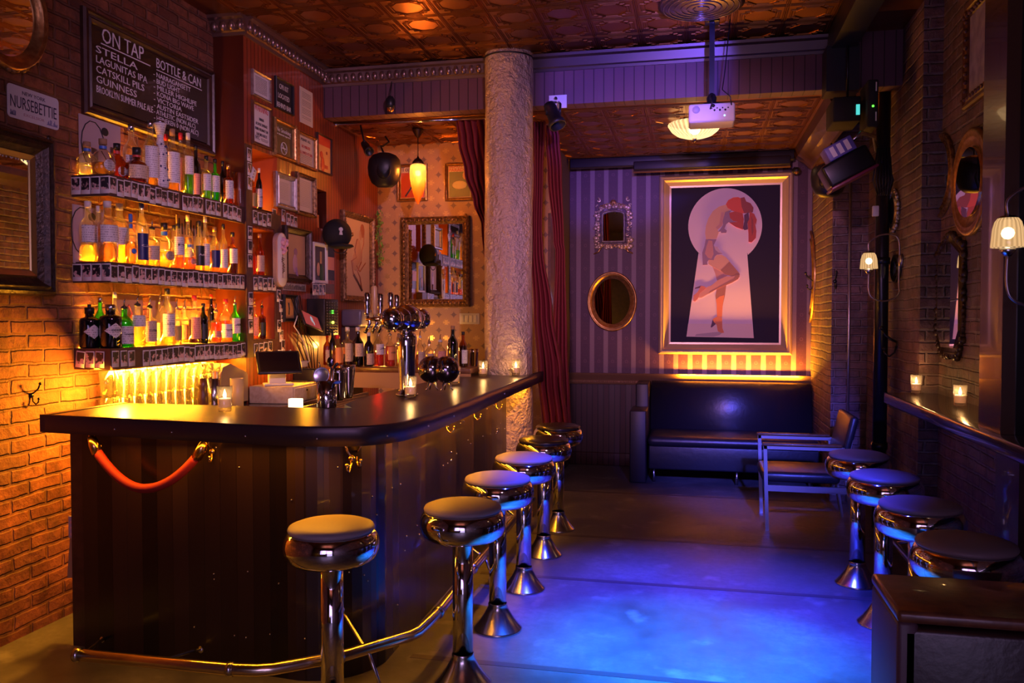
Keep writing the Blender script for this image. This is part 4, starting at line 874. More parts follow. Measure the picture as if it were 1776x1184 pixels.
def beads(t, pts, ins, r, step, mat, name='carved_ornament', out=.03, jit=0., sc=(1, 1, 1)):
    g = G(); n = len(pts); P_ = [Vector(p) for p in pts]; per = sum((P_[(i + 1) % n] - P_[i]).length for i in range(n)); cnt = max(8, int(per / step)); rr = random.Random(5)
    tgt = 0; acc = 0; i = 0; cen = sum(P_, Vector((0, 0))) / n
    for k in range(cnt):
        tgt = per * k / cnt
        while acc + (P_[(i + 1) % n] - P_[i]).length < tgt: acc += (P_[(i + 1) % n] - P_[i]).length; i += 1
        e = (P_[(i + 1) % n] - P_[i]); q = P_[i] + e.normalized() * (tgt - acc); nn = Vector((-e.y, e.x)).normalized(); q = q + nn * ins
        s_ = 1 + jit * rr.uniform(-1, 1); g.ball((q.x + jit * r * rr.uniform(-.6, .6), -out, q.y + jit * r * rr.uniform(-.6, .6)), r * s_, mat, 8, sc)
    return g.build(name, t)
def sheet(t, pts, y, mat, name): 
    g = G(); n = len(pts); g.add([(a, -y, b) for a, b in pts] + [(a, -.001, b) for a, b in pts], [tuple(range(n)), tuple(reversed(range(n, 2 * n)))] + [(i, i + n, (i + 1) % n + n, (i + 1) % n) for i in range(n)], mat)
    return g.build(name, t)
def lines(t, w, rows, mat, name='printed_text', y=.0075, x0=0.):
    g = G(); rr = random.Random(len(rows))
    for z, f, h in rows:
        x = -w * f / 2 + x0
        while x < w * f / 2 + x0: 
            l = rr.uniform(.006, .02); g.box((x, -y, z - h / 2), (min(x + l, w * f / 2 + x0), -y + .0008, z + h / 2), mat); x += l + .004
    return g.build(name, t)
FR = 'framed notices on the panelled wall'
def notice(u0, u1, v0, v1, label, fmat, b=.02, sheetm=paper, prof='flat', cat='picture frame', name='framed_notice', orn=False, group=FR):
    t, w, h = wthing(name, label, cat, 'L', u0, u1, v0, v1, group); 
    if b: mould(t, rct(w, h), b, prof, fmat)
    if orn: beads(t, rct(w, h), b * .3, b * .18, b * .55, fmat, out=.026)
    sheet(t, rct(w - 2 * b, h - 2 * b), .006, sheetm, 'printed_sheet'); return t, w - 2 * b, h - 2 * b
t, w, h = notice(435, 467, 119, 164, 'small silver framed certificate at the top left of the panelled wall', silverf, .018, white); lines(t, w * .8, [(h * (.38 - .065 * i), .9, .003) for i in range(12)], ink)
t, w, h = notice(475, 506, 131, 186, 'black CPR kit sign in a black frame', black, .01, M('sign_black', (.012, .012, .015), .4), name='framed_sign'); txt('CPR KIT\nLOCATED\nBEHIND BAR', .052, white, t, (0, -.007, h * .2), width=w * .85, sp=1.35)
t, w, h = notice(519, 541, 149, 211, 'frameless cream typed sheet right of the black sign', black, .0, paper, name='typed_sheet', cat='paper'); lines(t, w * .8, [(h * (.42 - .045 * i), .85, .0025) for i in range(18) if i % 5], ink)
t, w, h = notice(435, 468, 173, 248, 'brown framed notice headed WARNING in red', mid_wood, .022, white); txt('WARNING', .07, redink, t, (0, -.007, h * .36), width=w * .85); txt('DRINKING\nALCOHOLIC BEVERAGES\nDURING PREGNANCY CAN\nCAUSE BIRTH DEFECTS', .028, ink, t, (0, -.007, h * .12), width=w * .8, sp=1.3); txt('NYC', .04, ink, t, (-w * .25, -.007, -h * .42), width=w * .25); lines(t, w * .45, [(-h * .36, 1, .003), (-h * .39, 1, .003), (-h * .42, .8, .003)], ink, x0=w * .18)
t, w, h = notice(471, 509, 202, 269, 'gilt framed No Smoking notice on dark ground', goldf, .032, M('olive_ground', (.10, .075, .035), .5), 'deep', orn=True); txt('No Smoking', .045, white, t, (0, -.0075, h * .25), width=w * .8); txt('or electronic cigarettes', .02, white, t, (0, -.0075, h * .14), width=w * .75)
g = G(); g.tube([(.045 * math.cos(a), -.008, -.06 + .045 * math.sin(a)) for a in [2 * PI * i / 24 for i in range(24)]], .003, white, 5, closed=True); g.tube([(-.03, -.008, -.03), (.03, -.008, -.09)], .003, white, 5); g.box((-.03, -.009, -.064), (.03, -.007, -.056), white); g.build('no_smoking_symbol', t)
t, w, h = notice(512, 545, 225, 285, 'gilt framed permit with red lettering', goldf, .025, paper, 'deep'); txt('PERMIT ALL', .03, ink, t, (0, -.0075, h * .33), width=w * .6); txt('NO MINORS\nALLOWED AT BAR', .035, redink, t, (0, -.0075, h * .08), width=w * .8, sp=1.4); lines(t, w * .8, [(-h * (.18 + .05 * i), .9, .003) for i in range(6)], ink)
t, w, h = notice(548, 573, 229, 296, 'dark framed orange and red poster, rightmost of the notices', dark_wood, .015, M('orange_poster', (.7, .36, .12), .5), name='framed_poster'); sheet(t, [(-w * .5, h * .25), (w * .5, h * .25), (w * .5, h * .5), (-w * .5, h * .5)], .007, redp, 'red_banner')
g = G(); g.ball((-w * .22, -.008, -.01), .03, redp, 10, (1, .08, 1)); g.ball((-w * .12, -.008, -.09), .035, redp, 10, (1, .08, 2)); g.ball((w * .2, -.008, .02), .015, redd, 8, (1, .1, 1)); g.build('printed_figure', t); lines(t, w * .7, [(-h * .35, .8, .03)], redp)
t, w, h = notice(474, 509, 296, 358, 'wide silver framed letter with a bright lamp glare, left of its twin', silverf, .04, paper, 'deep'); lines(t, w * .7, [(h * (.35 - .06 * i), .8, .0025) for i in range(12)], M('faded_ink', (.3, .26, .2), .6))
t, w, h = notice(511, 543, 297, 370, 'gold carved frame around a yellowed letter, above the black cap', oldgold, .035, paper, 'deep', orn=True); lines(t, w * .8, [(h * (.42 - .045 * i), .9, .0025) for i in range(18)], M('faded_ink'))
# brown carved frame with faded pin-up
t, w, h = notice(488, 533, 390, 486, 'brown deep carved frame holding a faded lilac figure study', darkf, .055, M('aged_card', (.45, .28, .18), .6), 'step', name='framed_picture', orn=True, group='framed pictures on the panelled wall')
g = G(); g.ball((.0, -.008, .02), .03, mauvep, 12, (1, .06, 1)); g.ball((-.01, -.008, -.07), .04, M('lilac_wash', (.5, .3, .38), .5), 12, (1, .06, 1.9)); g.tube([(.0, -.008, -.1), (.02, -.008, -.17), (-.01, -.008, -.2)], .012, mauvep, 6); g.build('painted_figure', t)
# white rounded board with flowers
t, w, h = wthing('flower_board', 'long white rounded board decorated with pink blossoms beside the cubbies', 'wall decoration', 'L', 470, 487, 402, 497, out=.015); pts = [(w / 2 * math.cos(a), (h / 2 - w / 2) * (1 if math.sin(a) >= 0 else -1) + w / 2 * math.sin(a)) for a in [2 * PI * i / 40 for i in range(40)]]
G().sweep(pts, [(0, 0), (0, .03), (.008, .038), (w * .45, .04)], white, True).build('board', t); sheet(t, pts, .036, M('board_face', (.6, .42, .3), .5), 'board_face')
g = G(); rr = random.Random(2)
for i in range(16): g.ball((rr.uniform(-.02, .05), -.048, h * .22 + rr.uniform(-.05, .06)), rr.uniform(.012, .022), M('blossom_pink', (.75, .4, .45), .5), 8)
g.build('blossoms', t); g = G()
for i in range(10): g.tube([(rr.uniform(-.03, .03), -.042, -h * .25 + .012 * i), (rr.uniform(-.03, .03), -.042, -h * .23 + .012 * i)], .003, mid_wood, 5)
g.build('painted_lettering', t)
# small strip sign
t, w, h = wthing('strip_sign', 'narrow weathered strip sign under the brown carved frame', 'sign', 'L', 488, 528, 490, 503); sheet(t, rct(w, h), .012, M('weathered_white', (.4, .34, .33), .6, col2=(.25, .2, .2), ns=40), 'strip'); 
g = G(); rr = random.Random(9)
for i in range(22): g.box((-w * .46 + i * w * .042, -.0135, -h * .35), (-w * .46 + i * w * .042 + .006, -.012, h * rr.uniform(.1, .38)), ink)
g.build('worn_lettering', t)
# black cap lamp
t, w, h = wthing('black_cap', 'round black cap with a pale keyhole emblem hanging on the panelled wall', 'cap', 'L', 540, 580, 378, 425, out=.125); t.rotation_euler.z = PI / 2 - .75
G().ball((0, 0, 0), .125, matte, 28, (1, .8, 1)).build('crown', t); G().lathe([(0, .0), (.09, 0), (.1, -.015), (.07, -.03), (0, -.03)], matte, 24, (.02, -.03, -.09), sx=1.1).build('brim', t)
def keyhole(w, h, n=24):
    r = w * .5; cy = h / 2 - r; pts = []; a0 = math.radians(-62)
    for i in range(n + 1): a = a0 + (2 * PI - 2 * (PI / 2 + a0) ) * i / n; pts.append((r * math.cos(a), cy + r * math.sin(a)))
    return [(w * .42, -h / 2)] + pts + [(-w * .42, -h / 2)]
o = sheet(t, [(x - .01, z + .015) for x, z in keyhole(.034, .062)], .108, white, 'keyhole_emblem'); 
g = G(); g.ball((.12, -.03, -.005), .014, brass, 8); g.ball((.125, -.03, .01), .009, brass, 8); g.ball((.11, -.035, .008), .009, brass, 8); g.build('brass_badge', t)
G().tube([(.06 * math.cos(a) + .0, -.06, -.125 + .04 * math.sin(a)) for a in [PI + PI * i / 12 for i in range(13)]], .004, matte, 6).build('chin_strap', t)
# framed pin-up drawing and garland
t, w, h = wthing('framed_drawing', 'ornate gold framed red-chalk figure drawing at the right end of the panelling', 'picture frame', 'L', 590, 643, 363, 522, 'framed pictures on the panelled wall')
mould(t, rct(w, h), .055, 'step', oldgold); beads(t, rct(w, h), .012, .011, .03, oldgold, out=.045, jit=.3); sheet(t, rct(w - .11, h - .11), .008, M('drawing_paper', (.68, .48, .29), .6), 'drawing_sheet')
sk_ = M('sanguine_chalk', (.42, .15, .07), .6); fs_ = M('flesh_wash', (.62, .36, .2), .6); g = G(); W2, H2 = (w - .11) / 2, (h - .11) / 2
def pl(pts, r, mat): g.tube([(x * W2, -.009, z * H2) for x, z in pts], r, mat, 6)
g.ball((.42 * W2, -.009, .75 * H2), .05, sk_, 12, (1, .05, 1.3)); g.ball((.25 * W2, -.0095, .62 * H2), .034, fs_, 12, (1, .05, 1.4))
g.ball((.08 * W2, -.009, .18 * H2), .062, fs_, 14, (1, .05, 1.9)); g.ball((-.15 * W2, -.009, -.1 * H2), .07, fs_, 14, (1, .05, 1.2))
pl([(.55, .8), (.5, .4), (.35, .2), (.3, -.1)], .006, sk_); pl([(.0, .5), (-.2, .2), (-.1, 0), (-.45, -.1), (-.3, -.45), (.3, -.8)], .006, sk_); pl([(.3, -.1), (.0, -.35), (.2, -.5), (.35, -.85)], .008, sk_); pl([(.65, -.1), (.2, -.35), (-.1, -.2)], .006, sk_); pl([(-.3, -.45), (.0, -.62), (.35, -.85)], .012, M('drawing_shadow', (.16, .08, .05), .6))
g.build('chalk_figure', t)
t = E('leaf_garland', tuple(P(647, 366, x=XW) + Vector((.05, 0, 0))), 'light green leafy garland hanging down the right side of the gold framed drawing', 'garland', None, PI / 2)
g = G(); rr = random.Random(4); zb_ = P(647, 462, x=XW).z - P(647, 366, x=XW).z
for i in range(90):
    f = i / 90; c = Vector((f * .06 - .02 + rr.uniform(-.035, .035), rr.uniform(-.04, .02), zb_ * f + rr.uniform(-.01, .01))); a = rr.uniform(0, 6.28); r = rr.uniform(.014, .028)
    d1 = Vector((math.cos(a), rr.uniform(-.4, .4), math.sin(a))).normalized(); d2 = d1.cross(Vector((rr.uniform(-.4, .4), 1, rr.uniform(-.4, .4)))).normalized()
    g.add([c - d1 * r, c - d2 * r * .6 + Vector((0, -.004, 0)), c + d1 * r, c + d2 * r * .6 + Vector((0, -.004, 0)), c + Vector((0, -.008, 0))], [(0, 1, 4), (1, 2, 4), (2, 3, 4), (3, 0, 4), (0, 3, 2, 1)], M('fresh_leaf', (.2, .38, .06), .5))
g.build('leaves', t); G().tube([(0, 0, 0), (.02, 0, zb_ * .5), (.05, 0, zb_)], .004, M('stem_green', (.1, .2, .05), .6), 6).build('stem', t)
# white framed small pictures below the cap
t, w, h = wthing('framed_photo', 'narrow white framed photo of a Christmas tree below the black cap', 'picture frame', 'L', 541, 565, 419, 491, 'framed pictures on the panelled wall'); mould(t, rct(w, h), .03, 'flat', white); sheet(t, rct(w - .06, h - .06), .006, M('dusky_photo', (.06, .04, .035), .4), 'photo')
g = G(); g.ball((-.03, -.008, -.05), .03, skin, 10, (1, .08, 2)); g.ball((.03, -.008, -.08), .035, M('tree_green', (.03, .1, .03), .5), 10, (1, .08, 2.2)); g.box((.0, -.009, 0), (.035, -.007, .1), M('tan_block', (.5, .3, .15), .5)); g.build('printed_figures', t)
t, w, h = wthing('poster', 'narrow dark poster card with a pink block right of the white framed photo', 'poster', 'L', 566, 579, 425, 485); sheet(t, rct(w, h), .004, M('poster_black', (.015, .012, .02), .4), 'card'); sheet(t, [(-w * .45, -.06), (w * .45, -.06), (w * .45, .05), (-w * .45, .05)], .0055, M('poster_pink', (.6, .25, .2), .5), 'printed_block')
t, w, h = wthing('photo_shelf', 'tiny ledge edged with instant photos right of the brown carved frame', 'shelf', 'L', 541, 566, 491, 508); G().box((-w / 2, -.07, -h / 2), (w / 2, 0, h / 2), shelf_wood).build('ledge', t)
t, w, h = wthing('framed_card', 'small black framed orange card above the red touch screen', 'picture frame', 'L', 487, 511, 510, 558, 'framed pictures on the panelled wall'); mould(t, rct(w, h), .03, 'deep', black); sheet(t, rct(w - .06, h - .06), .006, M('amber_card', (.55, .28, .1), .5), 'card')
g = G().tube([(0, -.008, -.05), (.005, -.008, .0), (-.005, -.008, .04)], .006, ink, 6); g.build('printed_mark', t)
# touch screen, mixer rack, towel dispenser
t, w, h = wthing('touch_screen', 'tilted tablet with a red screen on the panelled wall', 'tablet', 'L', 495, 528, 542, 572, out=.13); t.rotation_euler = (math.radians(-25), math.radians(12), PI / 2)
G().bbox((-w / 2, -.012, -h / 2), (w / 2, .004, h / 2), black, .006).build('case', t); scr = M('red_screen', (.3, .03, .03), .2, emit=(.8, .1, .07), es=.28); sheet(t, rct(w * .86, h * .82), .0135, scr, 'screen')
g = G(); g.ball((.0, -.015, .01), .022, M('screen_pale', (.5, .6, .65), .3, emit=(.5, .7, .8), es=.35), 10, (1, .06, 1.3)); g.ball((.02, -.015, -.02), .012, M('screen_pale'), 8, (1, .06, 1.6)); g.build('screen_figure', t); G().tube([(0, .004, 0), (0, .125, .03)], .012, black, 8).build('bracket', t)
t, w, h = wthing('mixer_rack', 'black sound mixer box with green and yellow lights on the panelled wall', 'sound mixer', 'L', 531, 556, 518, 582, out=.001)
G().bbox((-w / 2, -.16, -h / 2), (w / 2, 0, h / 2), black, .006).build('case', t); g = G(); rr = random.Random(8)
for i in range(5):
    for j in range(12): g.lathe([(.006, 0), (.005, .008), (0, .008)], M('knob_grey', (.12, .11, .13), .4), 8, (-w * .36 + i * w * .18, -.16, -h * .42 + j * h * .075), rot=Matrix.Rotation(PI / 2, 3, 'X'))
g.build('knobs', t); G().box((-.012, -.172, h * .16), (.012, -.165, h * .19), green_l).box((-.012, -.172, h * .1), (.012, -.165, h * .13), green_l).build('green_lights', t)
G().ball((0, -.17, -h * .14), .012, M('yellow_indicator', (.8, .8, .1), .5, emit=(.8, 1, .1), es=2.5), 10).build('yellow_light', t)
t, w, h = wthing('towel_dispenser', 'grey paper towel dispenser under the gold framed drawing', 'paper towel dispenser', 'L', 590, 627, 536, 578)
gm = M('smoke_plastic', (.16, .15, .2), .3); G().bbox((-w / 2, -.2, -h / 2 + .06), (w / 2, 0, h / 2), gm, .03, 4).build('cover', t); G().bbox((-w / 2 + .01, -.18, -h / 2 - .12), (w / 2 - .01, 0, -h / 2 + .055), M('tray_brown', (.1, .07, .06), .4), .01).build('base', t)
# wall socket, plug cable
t, w, h = wthing('power_adapter', 'pale power adapter with looping white cable on the panelled wall', 'power adapter', 'L', 505, 524, 625, 640, out=.001); G().bbox((-w / 2, -.05, -.025), (w / 2, 0, .025), ivory, .006).build('adapter', t)
G().tube([(-w / 2, -.03, 0), (-.16, -.05, .06), (-.22, -.06, .12), (-.29, -.06, .1), (-.33, -.05, -.02), (-.33, -.05, -.12)], .005, ivory, 6).tube([(w / 2, -.03, 0), (w / 2 + .05, -.04, .02), (.02, -.05, .17), (-.1, -.06, .26), (-.14, -.05, .3), (-.1, -.06, .38)], .005, ivory, 6).build('cable', t)
g = G(); rr = random.Random(6)
for k in range(5): g.tube([P(500 + k * 4, 512, x=XW) + Vector((.02, 0, 0)), P(505 + k * 3, 555 + k * 5, x=XW) + Vector((.06, 0, 0)), P(510 + k * 9, 600, x=XW) + Vector((.03, 0, 0)), P(530 + k * 4, 640, x=XW) + Vector((.02, 0, 0))], .004, black, 5)
tag(g.build('cable_bundle'), 'tangle of black cables round the touch screen', 'cables', kind='stuff')
# ---- alcove wall
t, w, h = wthing('wall_mirror', 'square mirror in a carved bronze frame on the gold wallpaper', 'mirror', 'A', 697, 816, 376, 532, at='c', out=.002); mould(t, rct(w, h), .075, 'step', oldgold, k=1.1)
beads(t, rct(w, h), .035, .017, .042, oldgold, out=.042, sc=(1, .7, 1.2)); sheet(t, rct(w - .15, h - .15), .012, mirror, 'mirror_glass')
for (a, b, c, d), l, words, pm_, fm_ in (((690, 742, 285, 349), 'gold framed red magazine cover behind the pendant lamp', 'Topper', M('cover_red', (.7, .12, .08), .5), goldf), ((773, 822, 283, 348), 'gold framed green magazine cover beside the curtain', 'BEAUTY\nPARADE', M('cover_green', (.22, .24, .12), .5), goldf)):
    t, w, h = wthing('framed_magazine', l, 'picture frame', 'A', a, b, c, d, 'framed magazine covers', 'c'); mould(t, rct(w, h), .028, 'deep', fm_); sheet(t, rct(w - .056, h - .056), .006, M('cover_cream', (.68, .5, .35), .5), 'cover')
    sheet(t, [(-w / 2 + .036, -h / 2 + .036), (w / 2 - .036, -h / 2 + .036), (w / 2 - .036, h * .27), (-w / 2 + .036, h * .27)], .0072, pm_, 'cover_picture'); txt(words, .045 if '\n' in words else .06, M('cover_navy', (.04, .06, .14), .5) if words == 'Topper' else redp, t, (-.02, -.008, h * .31 if words == 'Topper' else h * .38), width=w * .6, sp=.8)
    g = G(); 
    if words == 'Topper': g.tube([(-.07, -.009, -.13), (.0, -.009, -.03), (.04, -.009, -.02)], .008, M('cover_blue', (.1, .12, .4), .5), 6); g.ball((.02, -.009, .0), .025, skin, 10, (1, .08, 1)); g.tube([(.02, -.009, .0), (.05, -.009, -.12)], .015, skin, 6)
    else: g.ball((0, -.009, -.03), .07, M('cover_yellow', (.7, .6, .3), .5), 14, (1.1, .04, .6)); g.ball((.06, -.009, .06), .03, skin, 10, (1, .08, 1.4))
    g.build('printed_figure', t)
t, w, h = wthing('switch_plate', 'white plate with four light switches by the column', 'light switch', 'A', 797, 832, 543, 562, at='c'); G().bbox((-w / 2, -.006, -h / 2), (w / 2, 0, h / 2), ivory, .003).build('plate', t)
for i in range(4): G().bbox((-w * .4 + i * w * .21, -.012, -h * .32), (-w * .4 + i * w * .21 + w * .14, -.005, h * .32), white, .002).build('switch', t)
g = G(); g.box((-1.315, 7.45, .0), (-1.29, 7.66, 2.55), mid_wood); struct(g, 'trim_16', 'brown door frame edge behind the red curtains')
# ---- back wall: painting
t, w, h = wthing('keyhole_painting', 'large gold framed painting of a pale keyhole with a bending figure in red', 'painting', 'K', 1143, 1374, 303, 615, at='c', out=.002)
t.location.z = (P(1258, 303, y=YB).z + P(1258, 614, y=YB).z) / 2
mould(t, rct(w, h), .125, 'step', champ, k=1.3); W, H = w - .24, h - .24; sheet(t, rct(W, H), .013, navyp, 'canvas')
def im(pts, k): return [((u - 1160) / (1356 - 1160) * W - W / 2, H / 2 - (v - 320) / (596 - 320) * H) for u, v in pts]
def lay(pts, k, mat, name): return sheet(t, list(reversed(im(pts, k))), .0135 + .00045 * k, mat, name)
kh = [(1258 + 66 * math.cos(math.radians(a)), 390 + 66 * math.sin(math.radians(a)) * 1.0) for a in range(51, -232, -6)]
lay([(1311, 587)] + [(1298, 437)] + kh[0:] + [(1211, 437), (1190, 585)], 0, lav, 'keyhole')
lay([(1311, 587), (1308, 562), (1193, 562), (1190, 585)], 1, M('painted_floor', (.8, .6, .55), .5), 'painted_floor')
def limb(pts, rs, k, mat, name):
    L_, R_ = [], []; Q = [Vector(p) for p in pts]
    Q2 = cr(Q, 6); n_ = len(Q2)
    for i, q in enumerate(Q2):
        t_ = (Q2[min(i + 1, n_ - 1)] - Q2[max(0, i - 1)]).normalized(); f = i / (n_ - 1) * (len(rs) - 1); a = int(min(f, len(rs) - 2)); r = rs[a] + (rs[a + 1] - rs[a]) * (f - a)
        L_.append(q + Vector((-t_.y, t_.x)) * r); R_.append(q - Vector((-t_.y, t_.x)) * r)
    return lay([tuple(p) for p in L_ + R_[::-1]], k, mat, name)
def c1(p): return [(1190 + .1098 * a, 330 + .1098 * b) for a, b in p]
def c2(p): return [(1185 + .1351 * a, 440 + .1351 * b) for a, b in p]
sat = M('painted_satin', (.62, .3, .27), .6); org = M('painted_orange', (.8, .25, .1), .6); dkp = M('painted_plum', (.12, .04, .1), .6); stk = M('painted_stocking', (.4, .17, .13), .6); rose = M('painted_rose', (.6, .2, .16), .6)
for k, (pts, mt, nm) in enumerate((
 (c2([(530, 1010), (440, 1010), (170, 1040), (150, 1065), (400, 1072), (480, 1050)]), M('painted_shadow', (.52, .38, .42), .6), 'painted_shadow'),
 (c2([(378, 150), (470, 200), (600, 265), (450, 345), (438, 330), (415, 240)]), sat, 'standing_thigh'),
 (c2([(437, 450), (565, 395), (548, 540), (525, 640), (515, 700), (512, 820), (445, 815), (438, 650), (423, 540)]), stk, 'standing_leg_shade'),
 (c2([(430, 585), (480, 545), (540, 530), (520, 660), (511, 820), (445, 815), (438, 650)]), org, 'standing_leg'),
 (c2([(387, 850), (432, 905), (377, 952), (362, 948)]), dkp, 'shoe_heel'),
 (c2([(387, 842), (440, 812), (512, 825), (518, 960), (541, 1020), (500, 1023), (457, 1000), (442, 920), (402, 878)]), org, 'standing_shoe'),
 (c2([(325, 70), (400, 60), (430, 8), (500, 5), (560, 38), (620, 110), (740, 250), (735, 300), (690, 345), (640, 285), (570, 265), (480, 212), (380, 157), (325, 122)]), skin, 'raised_thigh'),
 (c2([(600, 98), (680, 180), (742, 262), (737, 300), (640, 288), (545, 255), (488, 206), (540, 160)]), stk, 'stocking_top'),
 (c2([(640, 285), (742, 268), (722, 322), (640, 370), (560, 402), (440, 452), (330, 512), (240, 560), (190, 562), (205, 520), (270, 440), (370, 400), (450, 335), (560, 285)]), sat, 'raised_calf'),
 (c2([(690, 260), (738, 275), (720, 322), (640, 368), (560, 400), (440, 450), (330, 510), (350, 480), (560, 370), (660, 320)]), stk, 'calf_shade'),
 (c2([(148, 446), (148, 432), (228, 403), (215, 432)]), dkp, 'raised_heel'),
 (c2([(228, 405), (275, 413), (300, 437), (215, 502), (185, 580), (150, 612), (125, 602), (130, 530), (180, 490)]), rose, 'raised_shoe'),
 (c1([(308, 752), (485, 757), (440, 850), (470, 930), (585, 992), (490, 1005), (455, 1040), (440, 1092), (360, 1085), (335, 1120), (342, 1165), (263, 1168), (252, 970), (290, 860)]), mauvep, 'skirt'),
 (c1([(355, 770), (415, 780), (428, 880), (438, 1000), (402, 1072), (350, 1055), (296, 985), (322, 860)]), sat, 'skirt_satin'),
 (c1([(450, 870), (500, 880), (540, 940), (585, 990), (520, 970), (470, 930)]), M('painted_lace', (.6, .42, .5), .6), 'lace'),
 (c1([(635, 208), (520, 238), (420, 310), (350, 420), (310, 540), (298, 650), (313, 753), (485, 750), (522, 650), (500, 605), (580, 540), (602, 430), (622, 330), (705, 300), (665, 255)]), skin, 'torso'),
 (c1([(560, 330), (602, 330), (598, 440), (578, 540), (500, 600), (470, 570), (530, 520), (545, 420)]), sat, 'torso_shade'),
 (c1([(620, 330), (735, 298), (690, 345), (700, 420), (750, 475), (825, 490), (800, 522), (680, 490), (640, 522), (610, 590), (652, 625), (640, 660), (560, 660), (555, 635), (508, 642), (545, 600), (590, 530), (585, 470)]), mauvep, 'shirt'),
 (c1([(690, 340), (780, 320), (905, 350), (925, 450), (912, 612), (800, 572), (690, 497), (830, 487), (752, 472), (702, 420)]), M('painted_brick_red', (.5, .07, .05), .6), 'lower_scarf'),
 (c1([(635, 200), (670, 140), (750, 100), (830, 95), (900, 130), (925, 200), (905, 300), (960, 355), (900, 352), (740, 310), (660, 262)]), M('painted_coral', (.75, .1, .06), .6), 'headscarf'),
 (c1([(870, 110), (930, 98), (962, 170), (1030, 198), (1078, 270), (1070, 340), (1000, 352), (930, 350), (888, 250)]), redd, 'scarf_knot'),
 (c1([(930, 380), (1000, 340), (1010, 450), (980, 520), (992, 610), (940, 622), (910, 595), (932, 480)]), dkp, 'scarf_fold'),
 (c1([(1018, 328), (1092, 370), (1132, 462), (1120, 545), (1102, 500), (1128, 640), (1120, 750), (1052, 820), (1004, 810), (1002, 680), (984, 500), (1010, 450)]), M('painted_brick_red'), 'scarf_tail'),
 (c1([(1045, 400), (1075, 470), (1080, 640), (1060, 720), (1045, 600)]), redd, 'scarf_tail_fold'))): lay(pts, k + 2, mt, nm)
# ornate mirrors on stripes
t, w, h = wthing('wall_mirror', 'small bronze mirror with openwork scrolls on the striped wallpaper', 'mirror', 'K', 1030, 1098, 346, 440, at='c', out=.002); pw, ph = w * .62, h * .6
arch = [(-pw / 2, -ph / 2), (pw / 2, -ph / 2), (pw / 2, ph * .36)] + [(pw / 2 * math.cos(a) * .98, ph * .38 + ph * .13 * math.sin(a)) for a in [PI * i / 10 for i in range(1, 10)]] + [(-pw / 2, ph * .36)]
mould(t, arch, .025, 'deep', silverf); sheet(t, arch, .006, mirror, 'mirror_glass'); g = G(); rr = random.Random(11)
for sgn in (-1, 1):
    for i in range(9):
        f = i / 8; x = sgn * (pw / 2 + .035 + .015 * math.sin(i * 2)); z = -ph * .62 + f * h * .86; r = .022 + .008 * math.sin(i * 1.7)
        g.tube([(x + r * (1 - .1 * k) * math.cos(k * .6 * sgn + i), -.015, z + r * (1 - .1 * k) * math.sin(k * .6 + i)) for k in range(9)], .009, champ, 6); g.ball((x - sgn * .01, -.02, z + .01), .011, champ, 8)
    g.tube([(sgn * pw * .45, -.015, -ph * .55), (sgn * (pw * .6), -.015, -h * .46), (sgn * w * .5, -.015, -h * .5)], [.012, .01, .006], goldf, 8)
for i in range(9): x = (-.4 + i * .1) * pw * 1.2; g.tube([(x + .016 * math.cos(k * .7), -.015, h * .36 + .03 * math.cos(x / pw * 3) + .016 * math.sin(k * .7)) for k in range(9)], .005, goldf, 6); g.tube([(x + .013 * math.cos(k * .7), -.015, -ph * .58 + .013 * math.sin(k * .7)) for k in range(9)], .005, goldf, 6)
for i in range(7): a = PI * i / 6; g.tube([(0, -.015, h * .4), (.035 * math.cos(a), -.02, h * .4 + .05 * math.sin(a) + .005)], [.006, .009], goldf, 6)
g.build('scroll_ornament', t)
beads(t, [(x * 1.22, z * 1.17) for x, z in arch], 0, .017, .028, champ, out=.015, jit=.6); beads(t, [(x * 1.42, z * 1.28) for x, z in arch], 0, .014, .034, champ, name='outer_scrolls', out=.012, jit=.8, sc=(1.4, .6, 1))
t, w, h = wthing('wall_mirror', 'oval gold mirror low on the striped wallpaper under the bronze scroll mirror', 'mirror', 'K', 1019, 1105, 471, 574, at='c', out=.002); e_ = ell(w, h, 48); mould(t, e_, .075, 'step', goldf, smooth=True); beads(t, e_, .008, .008, .02, oldgold, out=.03); sheet(t, ell(w - .15, h - .15, 48), .01, mirror, 'mirror_glass')
# ---- brick wall at the left
t, w, h = wthing('chalkboard', 'large dark wood framed drinks chalkboard with chalk lettering high on the brick wall', 'chalkboard', 'B', 139, 366, 8, 194, at='l', out=.002)
zl0, zl1 = P(139, 10, x=XB).z, P(139, 196, x=XB).z; t.location.z = (zl0 + zl1) / 2; h = zl0 - zl1
mould(t, rct(w, h), .075, 'deep', dark_wood); W, H = w - .15, h - .15; cbm = M('glossy_slate', (.035, .024, .014), .14, coat=.5, col2=(.05, .035, .018), ns=3); sheet(t, rct(W, H), .012, cbm, 'slate')
x0 = -W / 2 + .03
txt('ON TAP', .12, chalk, t, (x0 + .05, -.0135, H * .335), 'chalk_lettering', .36, align='LEFT'); g = G().box((x0 + .04, -.0145, H * .30), (x0 + .47, -.013, H * .315), chalk); 
for i, (s_, ww) in enumerate((('STELLA', .35), ('LAGUNITAS IPA', .44), ('CATSKILL PILS', .41), ('GUINNESS', .34), ('BROOKLYN SUMMER PALE ALE', .49))): txt(s_, .056, chalk, t, (x0, -.0135, H * (.17 - .128 * i)), 'chalk_lettering', ww, align='LEFT')
x1 = x0 + .53; txt('BOTTLE & CAN', .085, chalk, t, (x1, -.0135, H * .33), 'chalk_lettering', .47, align='LEFT'); g.box((x1, -.0145, H * .29), (x1 + .48, -.013, H * .302), chalk); g.build('chalk_underlines', t)
